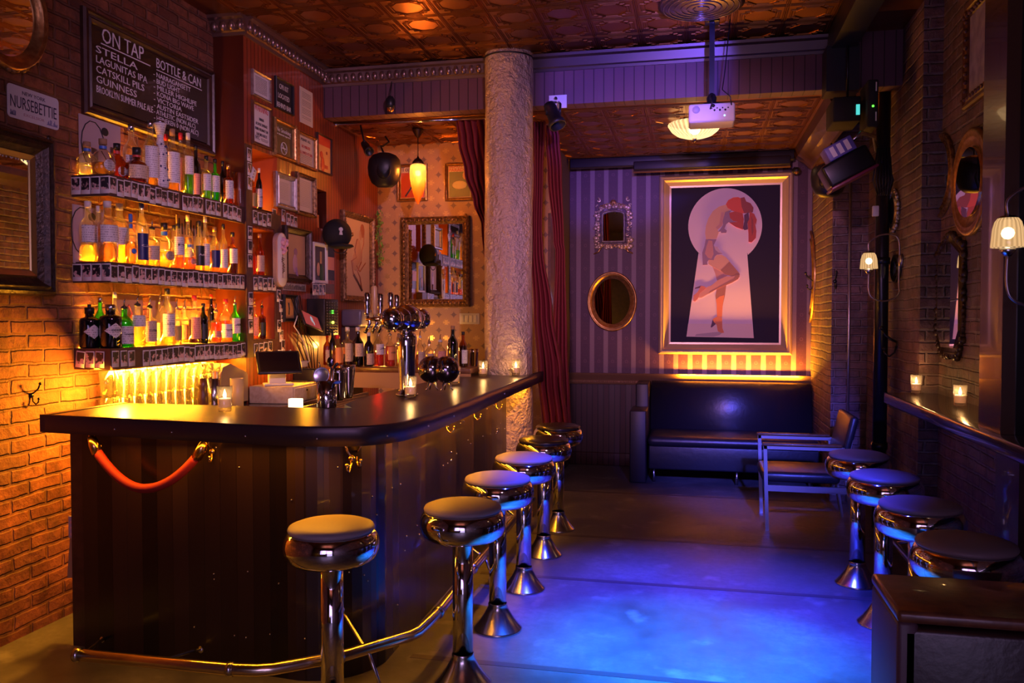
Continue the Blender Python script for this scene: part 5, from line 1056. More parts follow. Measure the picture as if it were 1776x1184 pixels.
for i, (s_, ww) in enumerate((('- NARRAGANSETT', .46), ('- BUD LIGHT', .32), ('- MILLER HIGHLIFE', .54), ('- KONA BIG WAVE', .50), ('- VICTORIA', .34), ('- AUSTIN EASTSIDER', .56), ('- ATHLETIC (NON ALC)', .52), ('- HEINEKEN 0 (NON ALC)', .56))): txt(s_, .043, chalk, t, (x1 - .03, -.0135, H * (.19 - .088 * i)), 'chalk_lettering', ww * .83, align='LEFT')
t, w, h = wthing('license_plate', 'white New York licence plate reading NURSEBETTIE on the brick wall', 'licence plate', 'B', 2, 92, 139, 198, out=.003); t.location.z = (P(1, 139, x=XB).z + P(1, 198, x=XB).z) / 2
t.location.y += .03; g = G(); r_ = .02; pts = sum([[(sx * (w / 2 - r_) + r_ * math.cos(a), sz * (h / 2 - r_) + r_ * math.sin(a)) for a in [b0 + PI / 2 * i / 5 for i in range(6)]] for sx, sz, b0 in ((1, 1, 0), (-1, 1, PI / 2), (-1, -1, PI), (1, -1, 1.5 * PI))], []); sheet(t, pts, .004, M('plate_white', (.78, .75, .78), .35), 'plate'); nv = M('plate_navy', (.05, .04, .09), .5)
txt('NURSEBETTIE', .085, nv, t, (0, -.0045, -.028), 'plate_letters', w * .9); txt('NEW YORK', .026, nv, t, (0, -.0045, h * .27), 'state_name', w * .45); txt('EXCELSIOR', .02, M('faded_red', (.5, .3, .35), .5), t, (0, -.0045, -h * .36), 'motto', w * .4)
g = G(); rr = random.Random(1)
for i in range(26):
    x = -w * .46 + i * w * .008 if i < 13 else w * .25 + (i - 13) * w * .017; g.box((x, -.0048, -h * .42), (x + .004, -.004, -h * .42 + rr.uniform(.004, .03)), M('plate_skyline', (.2, .2, .4), .5))
g.build('printed_skyline', t)
t, w, h = wthing('wall_mirror', 'oval gold mirror at the top left corner of the brick wall', 'mirror', 'B', -62, 78, 8, 122, at='c', out=.002); c0 = P(8, 62, x=XB); w, h = .49, .58; t.location.z = P(20, 126, x=XB).z + h / 2; t.location.y = c0.y - .01; e_ = ell(w, h, 48); mould(t, e_, .07, 'step', goldf, smooth=True); beads(t, e_, .004, .013, .03, oldgold, out=.025, jit=.4); sheet(t, ell(w - .14, h - .14, 48), .01, mirror, 'mirror_glass')
t, w, h = wthing('wall_mirror', 'large dark carved rectangular mirror with pale script on the brick wall', 'mirror', 'B', -100, 80, 240, 515, at='r', out=.002); zt_ = P(80, 244, x=XB).z; zb_ = P(76, 514, x=XB).z; t.location.z = (zt_ + zb_) / 2; h = zt_ - zb_
mould(t, rct(w, h), .12, 'step', darkf, k=1.4); beads(t, rct(w, h), .03, .014, .035, darkf, out=.05, sc=(1, .6, 1.4)); G().sweep([(a * (w - .19) / w, b * (h - .19) / h) for a, b in rct(w, h)], [(0, .02), (.005, .03), (.03, .02), (.035, .012)], M('inner_gilt', (.6, .4, .15), .3, .9)).build('inner_gilt_edge', t)
sheet(t, rct(w - .2, h - .2), .013, mirror, 'mirror_glass'); txt('d Tomorrow Fix', .07, chalk, t, (.02, -.0145, h * .33), 'painted_script', w * .6, rot=None)
t, w, h = wthing('coat_hook', 'black iron coat hook alone on the lit part of the brick wall', 'coat hook', 'B', 44, 64, 675, 698, 'iron wall hooks', out=.001); g = G(); hook_shape(g, blackm, .75); g.build('hook', t)
for nm, u0, u1, v0, v1, l in (('art_card', 133, 204, 197, 306, 'pale poster of a fashion sketch behind the left end of the top shelf'), ('art_card', 122, 175, 354, 456, 'rounded pale sketch card behind the left end of the middle shelf'), ('art_card', 192, 243, 510, 606, 'tan paper card behind the bottles at the left of the bottom shelf'), ('art_card', 256, 300, 512, 600, 'orange paper card behind the bottles in the middle of the bottom shelf'), ('art_card', 302, 352, 372, 440, 'cut wooden lettered card at the right of the middle shelf')):
    t, w, h = wthing(nm, l, 'card', 'B', u0, u1, v0, v1, 'cards standing behind the bottles', out=.012); sheet(t, rct(w, h), .008, M('sketch_paper', (.55, .42, .42), .6) if u0 < 150 else M('kraft_paper', (.55, .36, .2), .6), 'card')
    g = G()
    if u0 < 150: g.tube([(-w * .2 + .09 * math.cos(a), -.01, .02 + .13 * math.sin(a)) for a in [i * .45 for i in range(11)]], .003, ink, 5); g.ball((w * .1, -.009, h * .33), .03, ink, 10, (1, .05, .8)); g.tube([(0, -.01, 0), (w * .2, -.01, -h * .2), (w * .1, -.01, -h * .35)], .003, ink, 5)
    elif u0 == 302: 
        for i in range(9): g.box((-w * .45 + i * w * .1, -.011, h * .02), (-w * .45 + i * w * .1 + .012, -.009, h * (.3 if i % 2 else .42)), ink)
    else: g.tube([(-.04, -.01, .06), (0, -.01, .1), (.03, -.01, .05), (0, -.01, 0)], .003, redink, 5)
    g.build('drawn_lines', t)
# ---- right walls
def sconce(pb, rs, label, ysh):
    """pb: shade centre"""
    t = E('wall_sconce', tuple(pb), label, 'wall lamp', 'swan neck wall lamps'); r = rs
    shm = glow_glass('lit_prismatic_glass', (1, .6, .27), .85, .35, 20)
    seg = 40; prof = [(r * .62, r * .95), (r * .8, r * .7), (r * .93, r * .2), (r, -r * .6), (r * 1.03, -r * .95), (r * 1.0, -r)]; vs = []
    for q, z in prof:
        for i in range(seg): a = 2 * PI * i / seg; k = q * (1 + (.015 if i % 2 else -.015)); vs.append((k * math.cos(a), k * math.sin(a), z))
    G().add(vs, [(j * seg + i, j * seg + (i + 1) % seg, (j + 1) * seg + (i + 1) % seg, (j + 1) * seg + i) for j in range(len(prof) - 1) for i in range(seg)], shm, True).build('glass_shade', t)
    G().ball((0, 0, -.05 * r), r * .42, M('sconce_bulb', (1, .8, .5), .5, emit=(1, .8, .5), es=9), 12).build('bulb', t)
    G().lathe([(r * .3, -r * 1.0), (r * .55, -r * 1.15), (r * .35, -r * 1.4), (r * .2, -r * 1.6)], steel, 16).build('socket', t); G().lathe([(r * .64, r * .95), (r * .45, r * 1.1), (r * .15, r * 1.15), (0, r * 1.3)], steel, 16, cap=False).build('cap', t)
    wx = ysh[0]; pts = [(0, 0, -r * 1.5), (0, 0, -r * 3.6), (r * .5, .0, -r * 4.6), (wx * .5, .02, -r * 5), (wx - r * .4, .03, -r * 4.2), (wx - .02, .04, -r * 2.5), (wx - .02, .04, r * 2.2), (wx * .7, .03, r * 3.2), (wx * .3, .01, r * 3.1), (0, 0, r * 2.2), (0, 0, r * 1.2)]
    G().tube([tuple(p) for p in [Vector(q) for q in pts[:1]] + [Vector(p) for p in cr([Vector(q) for q in pts], 5)][1:]], r * .11, M('aged_pewter', (.4, .34, .36), .3, .9), 8).build('swan_neck', t)
    G().lathe([(0, 0), (.05, 0), (.04, .02), (0, .025)], M('aged_pewter'), 16, (wx, .04, 0), rot=Matrix.Rotation(-PI / 2, 3, 'Y')).build('wall_plate', t)
    lamp('sconce_light', 'POINT', Vector(pb), (1, .52, .2), 5, size=.02); return t
p = P(1748, 403, x=1.19); sconce(p, .058, 'lit glass swan neck wall lamp nearest the camera, by the black post', (.37 - .12,))
p = P(1507, 452, x=1.22); sconce(p, .058, 'lit glass swan neck wall lamp farther away, before the black pipe', (XR1 - 1.22,))
def omirror(pl, u0, u1, v0, v1, label, fm_, b=.06, at='c', orn=None, prof='step', shape='o', k=1.):
    k *= .42
    t, w, h = wthing('wall_mirror', label, 'mirror', pl, u0, u1, v0, v1, 'mirrors on the right brick wall', at, .003); e_ = ell(w, h, 44) if shape == 'o' else [(-w * .3, -h / 2), (w * .3, -h / 2), (w / 2, -h * .34), (w / 2, h * .36), (0, h / 2), (-w / 2, h * .36), (-w / 2, -h * .34)] if shape == 'g' else rct(w, h)
    mould(t, e_, b, prof, fm_, smooth=shape == 'o', k=k); s_ = 1 - 2 * b / w, 1 - 2 * b / h; 
    if orn: beads(t, e_, .0, orn, orn * 2, fm_, out=.012, jit=.5)
    sheet(t, [(x * s_[0] * 1.0, z * s_[1]) for x, z in e_], .026, mirror, 'mirror_glass'); return t, w, h
omirror('Q', 1394, 1415, 398, 564, 'tall oval gold mirror on the side of the chimney pier', goldf, .07)
omirror('R1', 1546, 1561, 330, 400, 'small silver ornate mirror high beside the black pipe', silverf, .05, orn=.016)
omirror('R2', 1612, 1657, 232, 377, 'thin framed oval mirror left of the large gold oval', oldgold, .05)
omirror('R2', 1657, 1722, 222, 408, 'large oval gold mirror partly behind the black post', goldf, .11, k=1.3)
t, w, h = omirror('R2', 1630, 1676, 402, 618, 'tall eight-sided mirror in a black carved frame above the ledge', darkf, .055, orn=.018, shape='g')
omirror('R1', 1473, 1499, 446, 596, 'crusty carved gold rectangular mirror left of the black pipe', oldgold, .08, orn=.02, shape='r')
omirror('R1', 1549, 1564, 441, 490, 'small round dark wall mirror below the silver ornate one', blackm, .05)
t, w, h = wthing('framed_picture', 'dark wood framed pale picture high on the wall by the black post', 'picture frame', 'R2', 1680, 1740, 20, 190, None, 'l', .003); mould(t, rct(w, h), .06, 'deep', mid_wood); sheet(t, rct(w - .12, h - .12), .01, M('grey_print', (.4, .33, .42), .5, col2=(.25, .2, .3), ns=12), 'print'); beads(t, rct(w, h), .05, .014, .05, mid_wood, out=.03)
for pl_, (u0, u1, v0, v1), l, s_ in (('G', (1440, 1456, 476, 500), 'iron coat hook on the violet face of the chimney pier', 1.), ('Q', (1405, 1422, 478, 502), 'black double coat hook near the tall oval mirror', 1.2), ('R1', (1548, 1565, 582, 612), 'black double coat hook beside the black pipe above the ledge', 1.5)):
    t, w, h = wthing('coat_hook', l, 'coat hook', pl_, u0, u1, v0, v1, 'iron wall hooks', 'c'); g = G(); hook_shape(g, blackm, s_); g.build('hook', t)
# pipes
pp_ = P(1533, 400, y=6.35); px_ = XR1 - .075
pi_ = E('drain_pipe', (px_, 6.5, 0), 'thick black vertical pipe against the right brick wall', 'pipe')
py2 = P(1530, 400, x=px_).y
rel(G().lathe([(.05, 0), (.05, ZC - .05)], M('black_pipe', (.02, .02, .03), .28, .5), 20, (px_, py2, 0)).build('pipe', pi_), pi_.location)
for z in (.6, 2.0, 2.75): rel(G().lathe([(.058, z), (.058, z + .05)], blackm, 20, (px_, py2, 0)).build('coupling', pi_), pi_.location)
q = P(1473, 500, y=7.57); tag(G().tube([(q.x, 7.57, .0), (q.x, 7.57, P(1478, 300, y=7.57).z)], .012, M('galvanised', (.5, .48, .52), .3, .9), 10).build('conduit_pipe'), 'thin pale conduit running up the edge of the chimney pier', 'pipe')
# DJ box cluster
def gp(u, v, y): return P(u, v, y=y)
yv = 6.0
q = gp(1466, 290, yv); sp3 = E('led_flood_light', tuple(q), 'black LED flood light with blue lit housing clamped to the right pipe', 'spotlight')
rt2 = Matrix.Rotation(math.radians(-28), 3, 'Y')
g = G().bbox((-.16, -.11, -.09), (.16, .11, .07), blackm, .02, 3); g.v = [rt2 @ p for p in g.v]; g.build('housing', sp3)
g = G().bbox((-.165, -.115, -.105), (.165, .115, -.085), M('red_rim', (.2, .03, .06), .3), .006); g.v = [rt2 @ p for p in g.v]; g.build('rim', sp3)
g = G().bbox((-.09, -.115, .07), (.1, .06, .17), M('violet_plate', (.12, .1, .35), .35), .008, 3); g.v = [rt2 @ p for p in g.v]; g.build('control_box', sp3)
g = G(); 
for i in range(3): g.box((-.06 + i * .05, -.118, .085), (-.03 + i * .05, -.114, .155), white)
g.v = [rt2 @ p for p in g.v]; g.build('printed_label', sp3)
G().tube([(.02, 0, .16), (.1, .0, .23), (.2, .1, .22), (px_ - q.x - .05, py2 - yv, .24)], .014, steel, 8).build('clamp', sp3)
g = G()
for k in range(7): g.tube([(.2 + .012 * k, -.02, .12), (.17 + .02 * k, -.03, -.1), (.2 + .012 * k, -.03, -.2), (.24 + .01 * k, -.02, -.1), (.23, -.02, .1)], .006, black, 5)
g.build('cable_coil', sp3); G().bbox((.17, -.04, -.34), (.21, -.01, -.27), ivory, .004).build('plug', sp3)
q = gp(1487, 185, 6.1); bx = E('amplifier_box', tuple(q), 'dark equipment boxes with teal and green lights high by the pipe', 'electronics box')
G().bbox((-.16, -.02, -.1), (.02, .3, .07), matte, .01).build('left_box', bx); G().bbox((.05, -.08, -.16), (.12, .2, .16), matte, .01).build('right_box', bx); G().box((-.012, -.026, -.06), (.012, -.02, .01), teal_l).build('teal_display', bx); G().ball((.085, -.082, -.02), .008, green_l, 8).build('green_light', bx); G().box((.1, -.083, -.12), (.108, -.081, -.06), white).box((.1, -.083, .08), (.108, -.081, .14), white).build('sticker', bx)
g = G().tube([(-.05, .1, .09), (-.05, .1, .45), (-.05, .2, ZC - q.z - .02)], .01, blackm, 6); g.build('hanger', bx)
t = E('dome_camera', tuple(P(1381, 296, y=8.75)), 'tiny black dome camera in the corner by the keyhole painting', 'camera'); G().ball((0, 0, 0), .045, black, 16, (1, 1.2, .8)).ball((0, -.03, -.02), .02, M('copper_lens'), 10).build('housing', t); G().tube([(0, .02, .02), (0, .14, .05)], .015, black, 8).build('bracket', t)
for u, v, l in ((130, 922, 'blue card with pale dots stuck low beside the bar end'), (128, 975, 'crumpled tan paper bag low beside the bar end')):
    p = P(u, v, y=3.44); t = E('wall_card' if v < 950 else 'paper_bag', (-2.985, 3.5, p.z), l, 'card' if v < 950 else 'paper bag'); 
    if v < 950:
        G().bbox((-.05, -.004, -.05), (.05, .004, .06), M('pale_blue_card', (.45, .42, .6), .5), .003).build('card', t); g = G()
        for i in range(9): g.ball((-.03 + (i % 3) * .03, -.005, -.03 + (i // 3) * .03), .008, M('card_dot', (.7, .5, .5), .5), 8, (1, .2, 1))
        g.build('dots', t)
    else: G().add([(-.06, -.005, -.1), (.05, -.005, -.09), (.05, -.005, .09), (-.04, -.005, .1), (-.06, .02, -.1), (.05, .03, -.09), (.05, .01, .09), (-.04, .01, .1)], [(0, 1, 2, 3), (7, 6, 5, 4), (0, 4, 5, 1), (1, 5, 6, 2), (2, 6, 7, 3), (3, 7, 4, 0)], M('tan_paper', (.4, .26, .14), .7)).build('bag', t)
# ------------------------------------------------------------------ bottle shelves
SH = dict(top=(2.363, 2.248), middle=(1.897, 1.785), bottom=(1.432, 1.318))
for nm, (z1, z0) in SH.items():
    t = E('bottle_shelf', (-3.16, 4.5, z0), 'long %s bottle shelf with a deep edge covered in instant photos' % ('topmost' if nm == 'top' else nm if nm == 'middle' else 'lowest'), 'shelf', 'bottle shelves on the brick wall')
    rel(G().box((XB + .001, 3.84, z1 - .02), (XW - .004, 5.199, z1), shelf_wood).box((XW - .02, 3.84, z0), (XW - .004, 5.199, z1 - .02), shelf_wood).box((XB + .001, 3.84, z0), (XW - .02, 3.855, z1 - .02), shelf_wood).build('shelf_board', t), t.location)
    rel(G().box((XB + .004, 3.87, z1), (XB + .012, 5.18, z1 + .006), led_m).build('light_strip', t), t.location)
t = E('cubby_frame', (XW, 5.45, 1.4), 'dark upright boards framing the small bottle cubbies', 'shelf frame')
rel(G().box((XW + .001, 5.2, 1.318), (XW + .012, 5.285, 2.80), shelf_wood).box((XW + .001, 5.60, 1.318), (XW + .012, 5.69, 2.36), shelf_wood).box((XW + .001, 5.285, 1.318), (XW + .012, 5.60, 1.432), shelf_wood).box((XW + .001, 5.285, 1.785), (XW + .012, 5.6, 1.897), shelf_wood).box((XW + .001, 5.285, 2.248), (XW + .012, 5.6, 2.363), shelf_wood).box((XB + .02, 5.292, 2.371), (XW + .012, 5.6, 2.3745), shelf_wood).box((XB + .02, 5.292, 1.898), (XW + .012, 5.6, 1.9025), shelf_wood).box((XB + .02, 5.292, 1.433), (XW + .012, 5.6, 1.4395), shelf_wood).build('boards', t), t.location)
# bottles: outline as (radius fraction, height fraction)
BP = dict(
 std=[(.0, 0), (.9, 0), (1, .02), (1, .56), (.93, .62), (.55, .70), (.36, .75), (.34, .95)],
 sq=[(.0, 0), (.93, 0), (1, .02), (1, .60), (.9, .645), (.45, .68), (.36, .71), (.36, .95)],
 tall=[(.0, 0), (.9, 0), (1, .02), (1, .60), (.8, .69), (.45, .76), (.38, .8), (.36, .95)],
 rnd=[(.0, 0), (.7, 0), (.85, .02), (1, .18), (1, .36), (.9, .52), (.6, .64), (.33, .70), (.3, .74), (.3, .9)],
 wine=[(.0, .0), (.92, 0), (1, .02), (1, .58), (.85, .66), (.5, .73), (.38, .78), (.36, .97)],
 apo=[(.0, 0), (.93, 0), (1, .03), (1, .66), (.92, .72), (.5, .76), (.42, .78), (.42, .9)],
 dec=[(.0, 0), (.8, 0), (1, .03), (1, .12), (.86, .25), (.74, .36), (.82, .46), (.8, .56), (.5, .66), (.42, .72), (.42, .78)],
 hex=[(.0, 0), (.95, 0), (1, .02), (.97, .5), (.8, .58), (.4, .63), (.33, .66), (.33, .84)])
BN = [0]
def bottle(loc, h, r, kind, glass, label, cap, liq, fill, text, group, word=None, lz=(.1, .5), seg=24, name='bottle', lab_w=1.25, rz=None):
    t = E(name, tuple(loc), text, 'bottle', group, 0.)
    if kind == 'box':
        G().bbox((-r, -r, 0), (r, r, h * .92), GL[glass], .004).build('box', t)
    pr = BP.get(kind, BP['sq']); prof = [(a * r, b * h) for a, b in pr]; ny = prof[-1]; sg = 8 if kind == 'hex' else seg
    if kind == 'dec': G().lathe(prof, LAB['w'], sg, cap=False).build('body', t)
    elif kind != 'box': G().lathe(prof, GL[glass], sg, cap=False).build('body', t)
    if glass != 'k' and kind not in ('dec', 'box') and liq:
        ins = [(a * .93, max(b, .004)) for a, b in prof if b <= fill * h]; 
        if len(ins) > 2:
            ins[0] = (0, .004); k = next((j for j in range(1, len(prof)) if prof[j][1] > fill * h), len(prof) - 1); (r0, z0_), (r1, z1_) = prof[k - 1], prof[k]; f = (fill * h - z0_) / max(1e-6, z1_ - z0_); rt_ = (r0 + (r1 - r0) * f) * .93
            ins += [(rt_, fill * h), (0, fill * h)]; G().lathe(ins, LIQ[liq], sg, cap=False).build('liquid', t)
    a = math.atan2(CAMP.y - loc[1], CAMP.x - loc[0]) if rz is None else rz; a = a * .5 + (0 if abs(a) < 2 else 0); fa = -.35 if rz is None else rz
    if label:
        rl = r * 1.015; z0_, z1_ = h * lz[0], h * lz[1]
        if kind == 'rnd': G().lathe([(0, 0), (r * .5, .0), (r * .5, .002), (0, .003)], LAB[label], 20, (r * .93 * math.cos(fa), r * .93 * math.sin(fa), h * .26), rot=Matrix.Rotation(fa, 3, 'Z') @ Matrix.Rotation(PI / 2, 3, 'Y')).build('label', t)
        elif kind == 'apo':
            n_ = 10; vs = []; 
            for i in range(n_ + 1): f = i / n_; aa = fa - 1.1 + 2.0 * f; hh = h * .17 * (1 - abs(2 * f - 1)) + .001; vs += [(rl * math.cos(aa), rl * math.sin(aa), h * .4 - hh), (rl * math.cos(aa), rl * math.sin(aa), h * .4 + hh)]
            G().add(vs, [(2 * i, 2 * i + 2, 2 * i + 3, 2 * i + 1) for i in range(n_)], LAB[label], True).build('label', t)
        elif kind != 'dec': G().lathe([(rl, z0_), (rl, z1_)], LAB[label], 16, a0=fa - lab_w, a1=fa + lab_w, cap=False).build('label', t)
        if word:
            g_ = txt(word, .02, ink if label not in 'nkb' else LAB['w'], t, (0, 0, 0), 'label_lettering', min(r * 1.3, .06))
            me = g_.data
            for v in me.vertices: aa = fa + v.co.x / rl; rr_ = rl + .0008 - v.co.y; z_ = v.co.z; v.co = Vector((rr_ * math.cos(aa), rr_ * math.sin(aa), z_ + (h * .38 if kind in ('apo',) else h * (lz[0] + lz[1]) / 2)))
    if kind == 'dec':
        G().lathe([(r * .45, h * .78), (r * .75, h * .93), (r * .78, h * .95), (r * .5, h * .96)], LAB['w'], 20).build('collar', t); G().ball((0, 0, h * .965), r * .62, M('silver_bell', (.5, .5, .6), .2, 1.), 16, (1, 1, .5)).build('stopper', t)
        g = G(); 
        for j, z in enumerate((.12, .3, .5, .62)):
            q = [p for p in prof if p[1] <= z * h][-1][0] * 1.02
            for i in range(10): aa = i * .63 + j; g.ball((q * math.cos(aa), q * math.sin(aa), z * h + .008 * math.sin(i * 2)), .006, LAB['n'], 6)
        g.build('blue_pattern', t)
    elif kind != 'box' and cap:
        c, pour = (cap[0], len(cap) > 1); z0_ = ny[1]; rr_ = ny[0]
        if pour:
            G().lathe([(rr_ * 1.1, z0_ - .012), (rr_ * 1.15, z0_), (rr_ * .8, z0_ + .004), (rr_ * .3, z0_ + .01)], CAPM[c], 14).build('stopper', t); G().tube([(0, 0, z0_ + .006), (0, 0, z0_ + .03), (.006, 0, z0_ + .05)], [.005, .004, .003], chrome, 8).build('pour_spout', t)
        else: G().lathe([(rr_ * 1.12, z0_ - h * .06), (rr_ * 1.15, h * .995), (rr_ * .9, h)], CAPM[c], 16).build('cap', t)
        if kind in ('rnd', 'hex'): G().lathe([(rr_ * 1.08, h * .72), (rr_ * 1.08, h * .80)], LAB['b'] if glass == 'c' and c != 'r' else LAB['r'], 14, cap=False).build('neck_band', t)
    BN[0] += 1; return t
CN = dict(c='clear', a='amber', g='green', d='dark green', k='black'); LN = dict(w='white', t='tan', n='navy', b='blue', k='black', p='pink', r='red', o='orange', y='olive', g='green'); KN = dict(k='black', w='white', r='red', s='silver', c='cork', b='blue', g='gold', n='navy')
LQN = dict(clear='', gold='golden ', amber='amber ', red='red ', dark='dark ', green='green ')
KND = dict(std='straight', sq='square shouldered', tall='tall slim', rnd='squat round', wine='wine shaped', apo='stout apothecary', dec='blue and white ceramic', hex='faceted', box='boxed')
ORD = ['first', 'second', 'third', 'fourth', 'fifth', 'sixth', 'seventh', 'eighth', 'ninth', 'tenth', 'eleventh', 'twelfth', 'thirteenth', 'fourteenth', 'fifteenth', 'sixteenth', 'seventeenth', 'eighteenth', 'nineteenth', 'twentieth', 'twenty-first', 'twenty-second', 'twenty-third', 'twenty-fourth', 'twenty-fifth', 'twenty-sixth', 'twenty-seventh', 'twenty-eighth', 'twenty-ninth', 'thirtieth']
def shelf_row(rows, z, where, group, plane=None, zfix=0):
    for i, rw in enumerate(sorted(rows, key=lambda q: q[0])):
        u, vt, wpx, kind, gl_, lb, cp, lq, fill = rw[:9]; back = rw[9] if len(rw) > 9 else 0; word = rw[10] if len(rw) > 10 else None; lz = rw[11] if len(rw) > 11 else (.1, .48)
        if plane is None: X = -3.11 - (.085 if back else 0); p = P(u, 500, x=X); p = p if p.y > 3.895 else Vector((max(-3.225, P(u, 500, y=3.895).x), 3.895, 0))
        elif plane[0] == 'c': X = plane[1]; p = P(u, 500, x=X)
        else: p = P(u, 500, y=plane[1] + (.09 if back else 0))
        d = depth((p.x, p.y, z)); sc_ = FOC / d
        vb = IMH / 2; lo, hi = .05, .6
        for _ in range(30):
            m_ = (lo + hi) / 2; q = Vector((p.x, p.y, z + m_)) - CAMP; v_ = IMH / 2 - FOC * q.dot(UP) / q.dot(FW)
            if v_ > vt: lo = m_
            else: hi = m_
        h = min(lo, .44); pour = .05 if cp and len(cp) > 1 else 0; h = max(.12, h - pour * .6) if pour else h; h /= (.97 if not pour else .97)
        h = min(h, 1.0); r = max(.02, min(.062, wpx / sc_ / 2))
        lab = '%s %s bottle%s%s, %s from left %s' % (CN[gl_] if kind not in ('dec',) else 'pale', KND[kind], ', %s label' % LN[lb] if lb else '', (', %s %s' % (KN[cp[0]], 'pourer' if len(cp) > 1 else 'cap')) if cp else '', ORD[i], where)
        bottle((p.x, p.y, z + .001), h, r, kind, gl_, lb, cp, lq, fill, lab, group, word, lz)
T_, F_ = 1, 0
shelf_row([(146, 248, 36, 'rnd', 'c', None, 'c', 'clear', .35), (182, 243, 43, 'rnd', 'c', 'w', 'c', 'gold', .33), (206, 251, 34, 'rnd', 'a', 'w', 'k', 'amber', .4, 1), (231, 219, 28, 'std', 'c', 'w', 's', 'gold', .5, 1), (240, 258, 42, 'hex', 'a', 't', 'k', 'amber', .5),
  (264, 213, 27, 'std', 'c', 'w', 's', 'gold', .18, 0, None, (.12, .6)), (281, 212, 27, 'dec', 'c', None, None, None, 0), (291, 236, 18, 'tall', 'c', 'p', 'r', 'gold', .5, 1), (302, 227, 24, 'std', 'c', 'w', 'c', 'gold', .5, 0, None, (.13, .62)), (316, 234, 18, 'tall', 'c', 'p', 'r', 'gold', .55, 1, None, (.1, .6)), (329, 234, 18, 'tall', 'c', 'w', 'w', 'green', .35, 0, None, (.33, .62)),
  (342, 255, 17, 'wine', 'd', 'p', 'k', 'dark', .4, 1), (360, 273, 17, 'sq', 'c', 'w', 'k', 'green', .35, 0, None, (.2, .58)), (375, 278, 16, 'sq', 'g', 'w', 'k', 'green', .4, 0, None, (.22, .6)), (388, 282, 14, 'tall', 'd', None, 'k', 'dark', .4, 1), (398, 288, 17, 'sq', 'a', 'w', 'g', 'amber', .6, 0, None, (.15, .6)), (411, 296, 17, 'box', 'a', 'w', 'g', None, 0)],
  SH['top'][0], 'on the top shelf', 'bottles on the top shelf')
shelf_row([(141, 352, 30, 'std', 'c', 'w', 'w', 'gold', .28, 0, None, (.32, .6)), (172, 360, 18, 'std', 'c', 'p', 'w', 'amber', .6, 1), (188, 352, 34, 'std', 'c', 'w', 'w', 'gold', .3, 0, None, (.32, .6)), (209, 356, 30, 'tall', 'c', 'w', 'w', 'gold', .4, 1, None, (.32, .6)), (228, 374, 19, 'rnd', 'c', 'b', 'b', 'gold', .45), (247, 353, 21, 'tall', 'c', 'n', 'n', 'gold', .3, 0, 'G', (.08, .5)),
  (265, 385, 24, 'sq', 'c', 't', 'kp', 'gold', .4, 0, None, (.15, .5)), (286, 389, 33, 'rnd', 'c', 't', 'k', 'gold', .35), (303, 393, 16, 'sq', 'c', 'p', 'k', 'amber', .5, 1), (310, 390, 20, 'std', 'c', 'w', 'k', 'amber', .25, 0, 'B', (.3, .7)), (327, 376, 17, 'tall', 'c', 'w', 'w', 'gold', .6, 1), (329, 415, 23, 'rnd', 'c', 'p', 'c', 'amber', .4), (346, 386, 18, 'std', 'c', 'k', 'k', 'gold', .2, 0, 'Ash', (.1, .5)), (357, 378, 15, 'tall', 'c', 'w', 'w', 'gold', .6, 0, None, (.1, .5)),
  (373, 396, 18, 'std', 'c', 'n', 'g', 'amber', .45), (388, 391, 15, 'std', 'c', 'w', 'k', 'amber', .45), (404, 405, 17, 'sq', 'a', 'w', 'k', 'dark', .45, 0, None, (.25, .6))],
  SH['middle'][0], 'on the middle shelf', 'bottles on the middle shelf')
shelf_row([(119, 530, 12, 'apo', 'k', None, 'k', None, 0, 1), (150, 535, 33, 'apo', 'k', 'w', 'k', None, 0, 0, None), (173, 518, 20, 'std', 'g', None, 's', 'green', .5, 1), (191, 530, 36, 'apo', 'k', 'w', 's', None, 0, 0, "HENDRICK'S"), (199, 509, 16, 'std', 'c', 'w', 'w', 'gold', .5, 1), (215, 522, 30, 'std', 'g', 'w', 'kp', 'green', .6, 0, 'Tanqueray', (.08, .5)),
  (238, 517, 26, 'sq', 'c', 'w', 'kp', 'gold', .5, 0, None, (.45, .7)), (259, 521, 23, 'sq', 'c', 't', 'kp', 'gold', .5, 0, 'Bombay', (.1, .6)), (277, 513, 15, 'tall', 'c', 'w', 'sp', 'gold', .5, 1), (290, 503, 24, 'std', 'c', 'w', 'k', 'gold', .4, 0, 'KETEL', (.15, .55)), (283, 520, 15, 'sq', 'c', 'o', 'cp', 'gold', .5, 1, "Tito's"), (306, 523, 16, 'std', 'c', 'y', 'sp', 'gold', .45), (320, 523, 17, 'std', 'c', 'o', 'sp', 'amber', .5, 1),
  (337, 515, 20, 'sq', 'c', 'p', 'r', 'dark', .5, 0, None, (.1, .55)), (352, 528, 16, 'wine', 'd', 'k', 'k', 'dark', .6), (366, 513, 13, 'wine', 'k', None, 'r', None, 0, 1), (374, 530, 18, 'sq', 'c', 'p', 'cp', 'red', .6, 0, None, (.15, .35)), (391, 521, 22, 'std', 'c', 'w', 'r', 'amber', .5, 0, "Maker's Mark", (.1, .42)), (407, 517, 18, 'std', 'g', 'w', 'sp', 'green', .4, 0, 'JAMESON', (.2, .58))],
  SH['bottom'][0], 'on the lowest shelf', 'bottles on the lowest shelf')
shelf_row([(441, 305, 11, 'sq', 'a', 'y', 'k', 'amber', .5), (451, 294, 11, 'tall', 'k', 'w', 'w', None, 0, 0, 'LAPH', (.1, .52))], 2.374, 'in the upper cubby', 'bottles in the cubbies', ('c', -3.13))
shelf_row([(439, 425, 12, 'std', 'a', None, 'c', 'amber', .6), (451, 407, 16, 'std', 'a', 't', 'c', 'amber', .6)], 1.902, 'in the middle cubby', 'bottles in the cubbies', ('c', -3.13))
